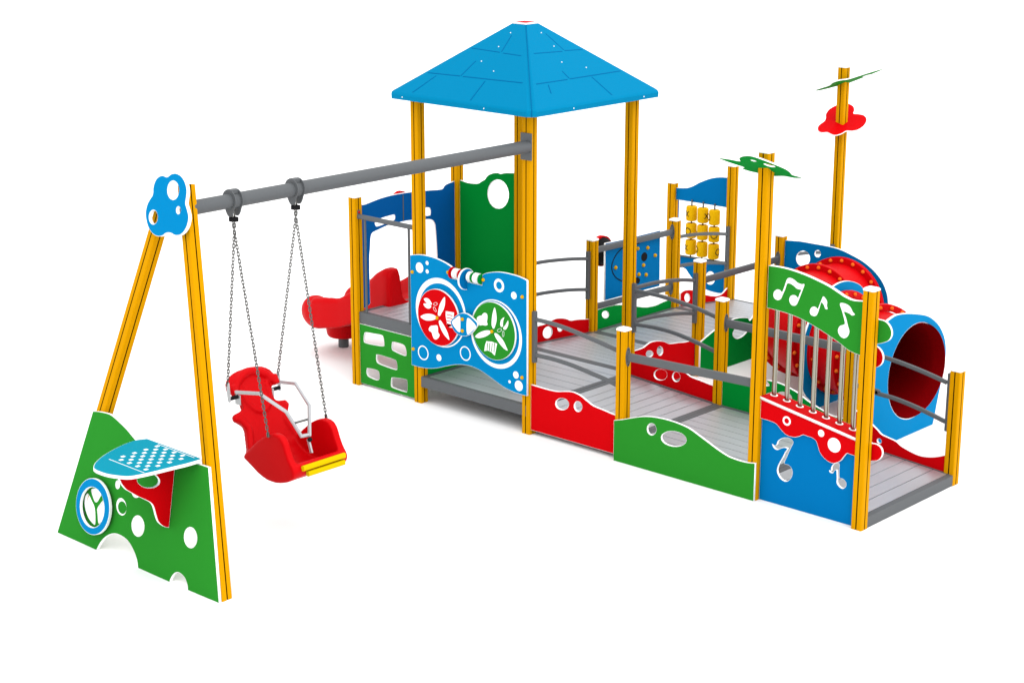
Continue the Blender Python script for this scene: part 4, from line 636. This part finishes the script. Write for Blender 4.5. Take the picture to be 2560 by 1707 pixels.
fpnl = panel('frame_panel', FPL, 1, .025, fo, [[(-0.32,0.557),(-0.32,0.547),(-0.322,0.538),(-0.326,0.53),(-0.333,0.524),(-0.341,0.52),(-0.349,0.52),(-0.357,0.522),(-0.364,0.528),(-0.369,0.535),(-0.372,0.545),(-0.372,0.554),(-0.37,0.564),(-0.366,0.572),(-0.359,0.578),(-0.352,0.581),(-0.343,0.582),(-0.335,0.579),(-0.328,0.574),(-0.323,0.566)], [(0.024,0.329),(0.027,0.305),(0.023,0.282),(0.012,0.261),(-0.005,0.244),(-0.027,0.233),(-0.05,0.23),(-0.074,0.234),(-0.095,0.246),(-0.112,0.263),(-0.122,0.285),(-0.126,0.309),(-0.121,0.333),(-0.11,0.354),(-0.093,0.37),(-0.071,0.381),(-0.047,0.384),(-0.024,0.379),(-0.003,0.368),(0.014,0.351)], [(0.637,0.4),(0.64,0.377),(0.636,0.354),(0.625,0.334),(0.609,0.318),(0.588,0.307),(0.565,0.304),(0.543,0.308),(0.522,0.319),(0.506,0.336),(0.496,0.357),(0.493,0.38),(0.497,0.403),(0.508,0.424),(0.525,0.44),(0.546,0.45),(0.568,0.453),(0.591,0.449),(0.611,0.438),(0.627,0.421)]] + [sp(q, 4) for q in [[(-0.7069,0.3919),(-0.6894,0.3889),(-0.645,0.3529),(-0.5967,0.3049),(-0.5706,0.1976),(-0.5907,0.1883),(-0.65,0.2136),(-0.6956,0.2563),(-0.7251,0.3092),(-0.7268,0.363)], [(-0.653,0.4421),(-0.6134,0.4534),(-0.5521,0.4533),(-0.5334,0.4369),(-0.5611,0.3824),(-0.5773,0.3624),(-0.6017,0.3605),(-0.6379,0.3966),(-0.6584,0.4276)], [(-0.503,0.3877),(-0.4879,0.3855),(-0.4704,0.3481),(-0.4642,0.308),(-0.4776,0.257),(-0.5159,0.2127),(-0.5314,0.2165),(-0.5478,0.2692),(-0.5602,0.311),(-0.5356,0.3499)]]],
    [[(-0.212,0.419),(-0.207,0.399),(-0.208,0.38),(-0.215,0.362),(-0.228,0.347),(-0.245,0.338),(-0.264,0.335),(-0.284,0.338),(-0.303,0.347),(-0.319,0.361),(-0.33,0.379),(-0.336,0.399),(-0.335,0.419),(-0.327,0.437),(-0.315,0.451),(-0.298,0.46),(-0.278,0.464),(-0.258,0.46),(-0.239,0.451),(-0.223,0.437)], [(-0.211,0.412),(-0.207,0.398),(-0.209,0.383),(-0.216,0.37),(-0.226,0.359),(-0.241,0.351),(-0.257,0.348),(-0.273,0.35),(-0.289,0.356),(-0.301,0.366),(-0.309,0.379),(-0.313,0.393),(-0.311,0.408),(-0.304,0.422),(-0.293,0.432),(-0.279,0.44),(-0.263,0.443),(-0.246,0.441),(-0.231,0.435),(-0.219,0.425)], [(-0.06,0.566),(-0.06,0.551),(-0.065,0.537),(-0.075,0.523),(-0.089,0.513),(-0.106,0.507),(-0.123,0.505),(-0.139,0.508),(-0.153,0.515),(-0.163,0.526),(-0.168,0.54),(-0.168,0.555),(-0.163,0.57),(-0.153,0.583),(-0.139,0.593),(-0.122,0.6),(-0.105,0.601),(-0.089,0.598),(-0.075,0.591),(-0.065,0.58)]], m='leaf', parent=ROOT, label='green base panel of the swing frame with round cut outs')
wr = (-0.5585,0.3427,0.2146); wi = (-0.5632,0.3356,0.1647)
WPL = ((0, -4.37, 0), (1, 0, 0), (0, .19612, .98058))
panel('steering_ring', WPL, 1, .024, circ(wr, 64), [circ((wi[0], wi[1], wi[2] - .012), 64)], m='sky', parent=fpnl, label='blue steering ring on the left of the green panel', rim=.0035)
bm = bmesh.new(); wc = Vector(WPL[0]) + Vector(WPL[1]) * wr[0] + Vector(WPL[2]) * wr[1]
for k in range(3):
    t = math.radians(90 + 120 * k); c = wc + (Vector(WPL[1]) * math.cos(t) + Vector(WPL[2]) * math.sin(t)) * (wr[2] + wi[2]) / 2
    bm = bmesh.new(); lathe(bm, [(.012, .028), (.012, .052)], c, -fn, 12); obj('ring_spacer', bm, ['grey'], fpnl)
TZ = .94
tab = [(0.1578,-4.7524),(0.0857,-4.6857),(0.0009,-4.5606),(-0.0654,-4.4137),(-0.1042,-4.2846),(-0.1115,-4.1837)]; tab2 = [(0.5811,-4.2544),(0.5645,-4.3763),(0.5507,-4.4987),(0.5306,-4.6149),(0.5004,-4.6967),(0.4352,-4.7398),(0.3448,-4.7717),(0.243,-4.7768),(0.1889,-4.7677)]
tk = [(-0.0781,-4.1118),(0.5586,-4.1176),(0.5799,-4.1342)]
q4 = [(0.0858,-4.1373),(0.5206,-4.1415),(0.519,-4.5803),(0.095,-4.5759)]
def bil(a, b):
    A, B, C_, D_ = [Vector(q) for q in q4]  # A back-left, B back-right, C front-right, D front-left
    return (A * (1 - a) + B * a) * (1 - b) + (D_ * (1 - a) + C_ * a) * b
eng = []
for i in range(8):
    for j in range(8):
        if (i + j) % 2 == 0:
            c = [bil((i + u + .5) / 8.6 + .01, (j + v + .5) / 8.6 + .01) for u, v in ((-.3, -.3), (.32, -.3), (.32, .32), (-.3, .32))]
            eng.append([tuple(v) for v in c])
for a0, b0, a1, b1 in ((0, 0, 1, 0), (0, 1, 1, 1)):
    p, q = bil(a0, b0), bil(a1, b1); d = (q - p).normalized() * .0035; n_ = Vector((-d.y, d.x))
    eng.append([tuple(p + n_), tuple(q + n_), tuple(q - n_), tuple(p - n_)])
panel('game_table', 'z', TZ, .025, sp([tk[0] + (1,), tk[1] + (1,)] + [tk[2]] + tab2 + tab), [], eng, m='teal', parent=ROOT, label='rounded turquoise table top with chequered board on the swing frame', rim=.004)
RBX = .32
panel('table_bracket', 'x', RBX, .022, sp([q + (1,) for q in [(-4.1727,0.8052),(-4.2486,0.3816)]] + [(-4.2919,0.4023),(-4.3368,0.4494),(-4.3568,0.5082),(-4.3728,0.5773),(-4.3973,0.6162),(-4.4453,0.6528),(-4.5028,0.6917),(-4.5532,0.7315),(-4.603,0.7738),(-4.6357,0.8228)] + [q + (1,) for q in [(-4.6508,0.86)]] + [([(-4.6508,0.86)][0][0], .914, 1), ([(-4.1727,0.8052)][0][0], .914, 1)]), [[(-4.309,0.75),(-4.317,0.735),(-4.335,0.726),(-4.359,0.723),(-4.388,0.726),(-4.419,0.735),(-4.448,0.749),(-4.473,0.767),(-4.492,0.787),(-4.502,0.807),(-4.503,0.825),(-4.494,0.84),(-4.477,0.849),(-4.453,0.852),(-4.425,0.85),(-4.394,0.841),(-4.364,0.826),(-4.339,0.808),(-4.32,0.788),(-4.31,0.768)]], m='red', parent=ROOT, label='red curved bracket under the game table')
CPL = ((0, -4.365, 0), (1, 0, 0), (0, .19612, .98058))
panel('cloud_panel', CPL, 1, .03, sp([(-0.104,2.9061),(-0.1273,2.9078),(-0.1593,2.9102),(-0.1949,2.8994),(-0.228,2.8739),(-0.2454,2.8414),(-0.2523,2.8049),(-0.2484,2.7769),(-0.2526,2.7514),(-0.2739,2.7236),(-0.2968,2.6884),(-0.3093,2.6437),(-0.307,2.6046),(-0.292,2.5636),(-0.2604,2.5179),(-0.2136,2.4853),(-0.1641,2.4693),(-0.1179,2.47),(-0.0795,2.4817),(-0.0487,2.5022),(-0.016,2.5115),(0.0182,2.5119),(0.0537,2.5047),(0.0874,2.5068),(0.1248,2.5187),(0.1593,2.5465),(0.1854,2.5889),(0.1948,2.6392),(0.187,2.6731),(0.1633,2.7119),(0.1418,2.744),(0.1406,2.7753),(0.1425,2.821),(0.1308,2.8615),(0.1008,2.9031),(0.0561,2.9325),(0.0088,2.9441),(-0.025,2.9428),(-0.0629,2.9317),(-0.0883,2.9144)], 4), [[(0.048,2.83),(0.048,2.809),(0.042,2.789),(0.031,2.772),(0.014,2.76),(-0.005,2.754),(-0.026,2.755),(-0.046,2.762),(-0.063,2.775),(-0.076,2.792),(-0.083,2.813),(-0.083,2.834),(-0.077,2.854),(-0.066,2.87),(-0.049,2.882),(-0.029,2.888),(-0.009,2.887),(0.011,2.88),(0.028,2.867),(0.041,2.85)], [(0.092,2.69),(0.092,2.682),(0.09,2.675),(0.086,2.668),(0.08,2.664),(0.073,2.661),(0.065,2.662),(0.058,2.664),(0.051,2.669),(0.047,2.676),(0.044,2.684),(0.044,2.692),(0.046,2.7),(0.05,2.706),(0.056,2.711),(0.063,2.713),(0.071,2.713),(0.078,2.71),(0.084,2.705),(0.089,2.698)], [(-0.162,2.605),(-0.161,2.589),(-0.166,2.574),(-0.175,2.561),(-0.188,2.552),(-0.203,2.547),(-0.219,2.547),(-0.235,2.553),(-0.248,2.562),(-0.258,2.576),(-0.263,2.591),(-0.263,2.607),(-0.259,2.622),(-0.249,2.635),(-0.237,2.644),(-0.221,2.649),(-0.205,2.649),(-0.19,2.643),(-0.177,2.634),(-0.167,2.62)]], m='sky', parent=ROOT, label='sky blue cloud shaped plate at the top of the swing frame', rim=.003)
BX, BZ, BR = .022, 2.622, .0545
bm = bmesh.new(); sweep(bm, [(BX, -.06, BZ), (BX, -3.69, BZ)], cprof(BR, 32)); beam = obj('swing_beam', bm, ['grey'], ROOT, 'long round grey beam from the roof tower to the swing frame', 40)
bm = bmesh.new(); bx(bm, -.054, .070, -.06, -HW, 2.503, 2.738); obj('beam_plate', bm, ['grey'], beam)
HY = (-3.3011, -2.6958)
for hy in HY:
    bm = bmesh.new()
    for dy in (-.034, .034):
        n = 36; lo = []
        for k in range(n):
            t = 2 * math.pi * k / n; r = .078
            x, z = r * math.cos(t), r * math.sin(t) + .008
            if math.sin(t) < -.55: z -= .05 * (-math.sin(t) - .55) / .45; x *= .9
            lo.append((x, z))
        for s in (0,):
            A_ = [bm.verts.new((BX + x, hy + dy - .004, BZ + z)) for x, z in lo]; B_ = [bm.verts.new((BX + x, hy + dy + .004, BZ + z)) for x, z in lo]
            for k in range(n): bm.faces.new((A_[k], A_[(k + 1) % n], B_[(k + 1) % n], B_[k]))
            bm.faces.new(A_); bm.faces.new(B_)
    lathe(bm, [(.060, -.034), (.060, .034)], (BX, hy, BZ), (0, 1, 0), 32)
    bx(bm, BX - .03, BX + .03, hy - .034, hy + .034, BZ + .056, BZ + .083)
    obj('beam_clamp', bm, ['grey'], beam, smooth=30)
# ---------------------------------------------------------------- swing seat, hanging from the beam
SW = bpy.data.objects.new('swing_seat', None); COL.objects.link(SW); SW.location = (.1, -3.0, .5)
tag(SW, 'red moulded bucket swing seat with steel restraint bar hanging on four chains', 'swing')
bpy.context.view_layer.update()
def keep(o):
    o.matrix_parent_inverse = SW.matrix_world.inverted(); return o
HWY = .245; CY = (HY[0] + HY[1]) / 2
sb = bmesh.new()
def extrude_poly(bm, pts, f0, f1):
    A = [bm.verts.new(f0(p)) for p in pts]; B = [bm.verts.new(f1(p)) for p in pts]; n = len(pts)
    for k in range(n): bm.faces.new((A[k], A[(k + 1) % n], B[(k + 1) % n], B[k]))
    bmesh.ops.triangulate(bm, faces=[bm.faces.new(A), bm.faces.new(B)])
side = [(-.02, .60), (.06, .68), (.14, .75), (.22, .81), (.29, .85), (.36, .868), (.425, .86), (.47, .82), (.50, .75), (.53, .69), (.56, .65), (.58, .61), (.565, .56), (.50, .515), (.42, .487), (.34, .472), (.25, .475), (.16, .50), (.08, .54), (.02, .57)]
so = spline(side, 3)
for y0, y1 in ((CY - HWY - .03, CY - HWY + .03), (CY + HWY - .03, CY + HWY + .03)):
    extrude_poly(sb, so, lambda p: (p[0], y0, p[1]), lambda p: (p[0], y1, p[1]))
bot = [(-.03, .63), (.02, .575), (.08, .525), (.16, .49), (.25, .472), (.34, .473), (.43, .492), (.51, .52), (.57, .56), (.59, .61), (.575, .655), (.54, .66), (.51, .62), (.46, .575), (.40, .545), (.32, .53), (.23, .535), (.15, .56), (.08, .60), (.03, .66)]
extrude_poly(sb, bot, lambda p: (p[0], CY - HWY, p[1]), lambda p: (p[0], CY + HWY, p[1]))
# back rest: contour in (half width, distance up), leaning back
bo = [(.24, -.02), (.245, .08), (.23, .16), (.21, .24), (.22, .30), (.275, .36), (.27, .395), (.255, .415), (.20, .425), (.165, .44), (.155, .48), (.165, .54), (.175, .585), (.225, .61), (.235, .66), (.215, .72), (.16, .765), (.08, .79)]
full = [(a, b) for a, b in bo] + [(-a, b) for a, b in bo[::-1]]
full = spline(full, 3)
UB = Vector((-.475, 0, .88)).normalized(); NB = Vector((.88, 0, .475)).normalized(); OB = Vector((.045, CY, .60))
extrude_poly(sb, full, lambda p: OB + Vector((0, p[0], 0)) + UB * p[1] * .86 - NB * .035, lambda p: OB + Vector((0, p[0], 0)) + UB * p[1] * .86 + NB * .012)
# raised rims and head hollow
def rim_path(side_):
    return [OB + Vector((0, side_ * a, 0)) + UB * b * .86 + NB * .01 for a, b in ((.225, 0), (.225, .08), (.205, .16), (.185, .24), (.20, .30), (.24, .38))]
for s in (1, -1): sweep(sb, smooth_path(rim_path(s), 4), cprof(.028, 10), up=(1, 0, 0))
sweep(sb, smooth_path([OB + Vector((0, a, 0)) + UB * b * .86 + NB * .015 for a, b in ((-.185, .63), (-.145, .69), (-.07, .74), (0, .755), (.07, .74), (.145, .69), (.185, .63))], 4), cprof(.036, 10), up=(1, 0, 0))
sweep(sb, smooth_path([OB + Vector((0, a, 0)) + UB * b * .86 + NB * .012 for a, b in ((-.12, .63), (-.125, .56), (-.11, .48), (-.06, .40), (0, .375), (.06, .40), (.11, .48), (.125, .56), (.12, .63))], 4), cprof(.022, 10), up=(1, 0, 0))
for s in (1, -1): sweep(sb, [OB + Vector((0, s * .21, 0)) + UB * .67 * .86 + NB * .02, OB + Vector((0, s * .205, 0)) + UB * .575 * .86 + NB * .03], cprof(.034, 10), up=(1, 0, 0))
seat = remeshed('seat_shell', sb, .009, ['mould'], None, 'red moulded bucket with shaped head rest', 7); seat.parent = SW; keep(seat)
for k, (y0, y1, x, z) in enumerate(((-3.20, -2.775, .598, .630), (-3.155, -2.785, .602, .578))):
    bm = bmesh.new(); sweep(bm, [(x, y0, z), (x, y1, z - (.0 if k else -.0))], rprof(.035, .042, .012)); o = obj('front_grip', bm, ['grip'], None, smooth=50); o.parent = SW; keep(o)
# restraint frame
NR = [(-0.0704,-3.27,1.109),(0.206,-3.27,1.1559)]; MR = [(0.3126,-3.1,0.9928)]; BR_ = [(0.3967,-3.03,0.801)]; FRp = [(-0.2461,-2.73,1.0381),(-0.0084,-2.73,1.0705)]; MF = [(0.3825,-2.93,1.0204)]; BF = [(0.4215,-2.97,0.8031)]
bm = bmesh.new(); pr = rprof(.02, .026, .004)
pts = [NR[0], NR[1], MR[0], BR_[0], BF[0], MF[0], FRp[1], FRp[0]]
for a, b in zip(pts, pts[1:]):
    a, b = Vector(a), Vector(b); d = (b - a).normalized() * .008; sweep(bm, [a - d, b + d], pr, up=(0, 0, 1) if abs(d.z) < .0075 else (1, 0, 0))
ca_, cb_ = (0.3628,-3.06,0.9074), (0.3877,-2.95,0.9167)
rf = obj('restraint_bar', bm, ['alu'], None, 'hinged aluminium restraint bar over the lap', 30); rf.parent = SW; keep(rf)
bm = bmesh.new(); sweep(bm, [ca_, cb_], cprof(.009, 12)); obj('cross_tube', bm, ['chrome'], rf, smooth=40)
kp = [(0.4271,-2.99,0.7757),(0.4626,-2.99,0.6717)]
bm = bmesh.new(); sweep(bm, [kp[0], kp[1]], rprof(.016, .026, .003), up=(1, 0, 0)); obj('lock_strap', bm, ['alu'], rf)
bm = bmesh.new(); bmesh.ops.create_uvsphere(bm, u_segments=16, v_segments=10, radius=.019, matrix=Matrix.Translation(Vector(kp[0]) + Vector((.02, 0, 0)))); obj('lock_knob', bm, ['black'], rf, smooth=60)
ends = [(Vector((-0.1353,-3.2995,1.1649)), HY[0], True), (Vector((0.3267,-3.2995,0.8637)), HY[0], False), (Vector((-0.2589,-2.6941,1.0961)), HY[1], True), (Vector((0.3034,-2.6941,0.8585)), HY[1], False)]
for p, hy, backc in ends:
    if backc:
        bm = bmesh.new(); lo = []
        for k in range(20):
            t = 2 * math.pi * k / 20; x, z = .017 * math.cos(t), .017 * math.sin(t)
            lo.append((x + (.012 if z < 0 else 0), z - (.125 if z < 0 else 0)))
        A_ = [bm.verts.new(p + Vector((x, -.004, z))) for x, z in lo]; B_ = [bm.verts.new(p + Vector((x, .004, z))) for x, z in lo]
        for k in range(20): bm.faces.new((A_[k], A_[(k + 1) % 20], B_[(k + 1) % 20], B_[k]))
        bm.faces.new(A_); bm.faces.new(B_)
        o = obj('hanger_plate', bm, ['alu'], None); o.parent = SW; keep(o)
        s = 1 if hy == HY[0] else -1
        bm = bmesh.new(); sweep(bm, [p + Vector((.012, s * .0, -.115)), p + Vector((.012, s * .09, -.115))], cprof(.016, 14)); o = obj('pivot_bush', bm, ['black'], None, smooth=40); o.parent = SW; keep(o)
        bm = bmesh.new(); q = p + Vector((.01, s * .085, -.13)); bx(bm, q.x - .03, q.x + .03, q.y - .004, q.y + .004, q.z - .05, q.z + .03); o = obj('pivot_bracket', bm, ['alu'], None); o.parent = SW; keep(o)
def link_mesh(bm, c, d, flat, pitch):
    d = d.normalized(); s = d.orthogonal().normalized()
    if flat: s = d.cross(s)
    L_ = pitch * .72; w = .0085; path = []
    for k in range(14):
        t = 2 * math.pi * k / 14; path.append(c + d * (L_ - w) * (1 if math.cos(t) > 0 else -1) * (0 if abs(math.cos(t)) < 1e-6 else 1) + d * w * math.cos(t) + s * w * math.sin(t))
    n_ = d.cross(s)
    sweep(bm, path, cprof(.0036, 6), up=n_, closed=True)
for p, hy, backc in ends:
    top_ = Vector((BX, hy + (.008 if backc else -.008), BZ - .165)); d = p - top_; n = max(2, int(d.length / .0265)); bm = bmesh.new()
    for k in range(n + 1): link_mesh(bm, top_ + d * k / n, d, k % 2 == 0, d.length / n)
    if not backc: lathe(bm, [(.011, -.02), (.011, .012)], p, (0, 0, 1), 12)
    o = obj('chain', bm, ['chrome'], None, smooth=60); o.parent = SW; keep(o)
for hy in HY:
    bm = bmesh.new(); bx(bm, BX - .006, BX + .006, hy - .014, hy - .006, BZ - .165, BZ - .07); bx(bm, BX - .006, BX + .006, hy + .006, hy + .014, BZ - .165, BZ - .07)
    lathe(bm, [(.018, -.034), (.020, -.02), (.020, .02), (.018, .034)], (BX, hy, BZ - .142), (.75, .66, 0), 16, 1)
    o = obj('shackle', bm, ['chrome', 'black'], None, smooth=40); o.parent = SW; keep(o)
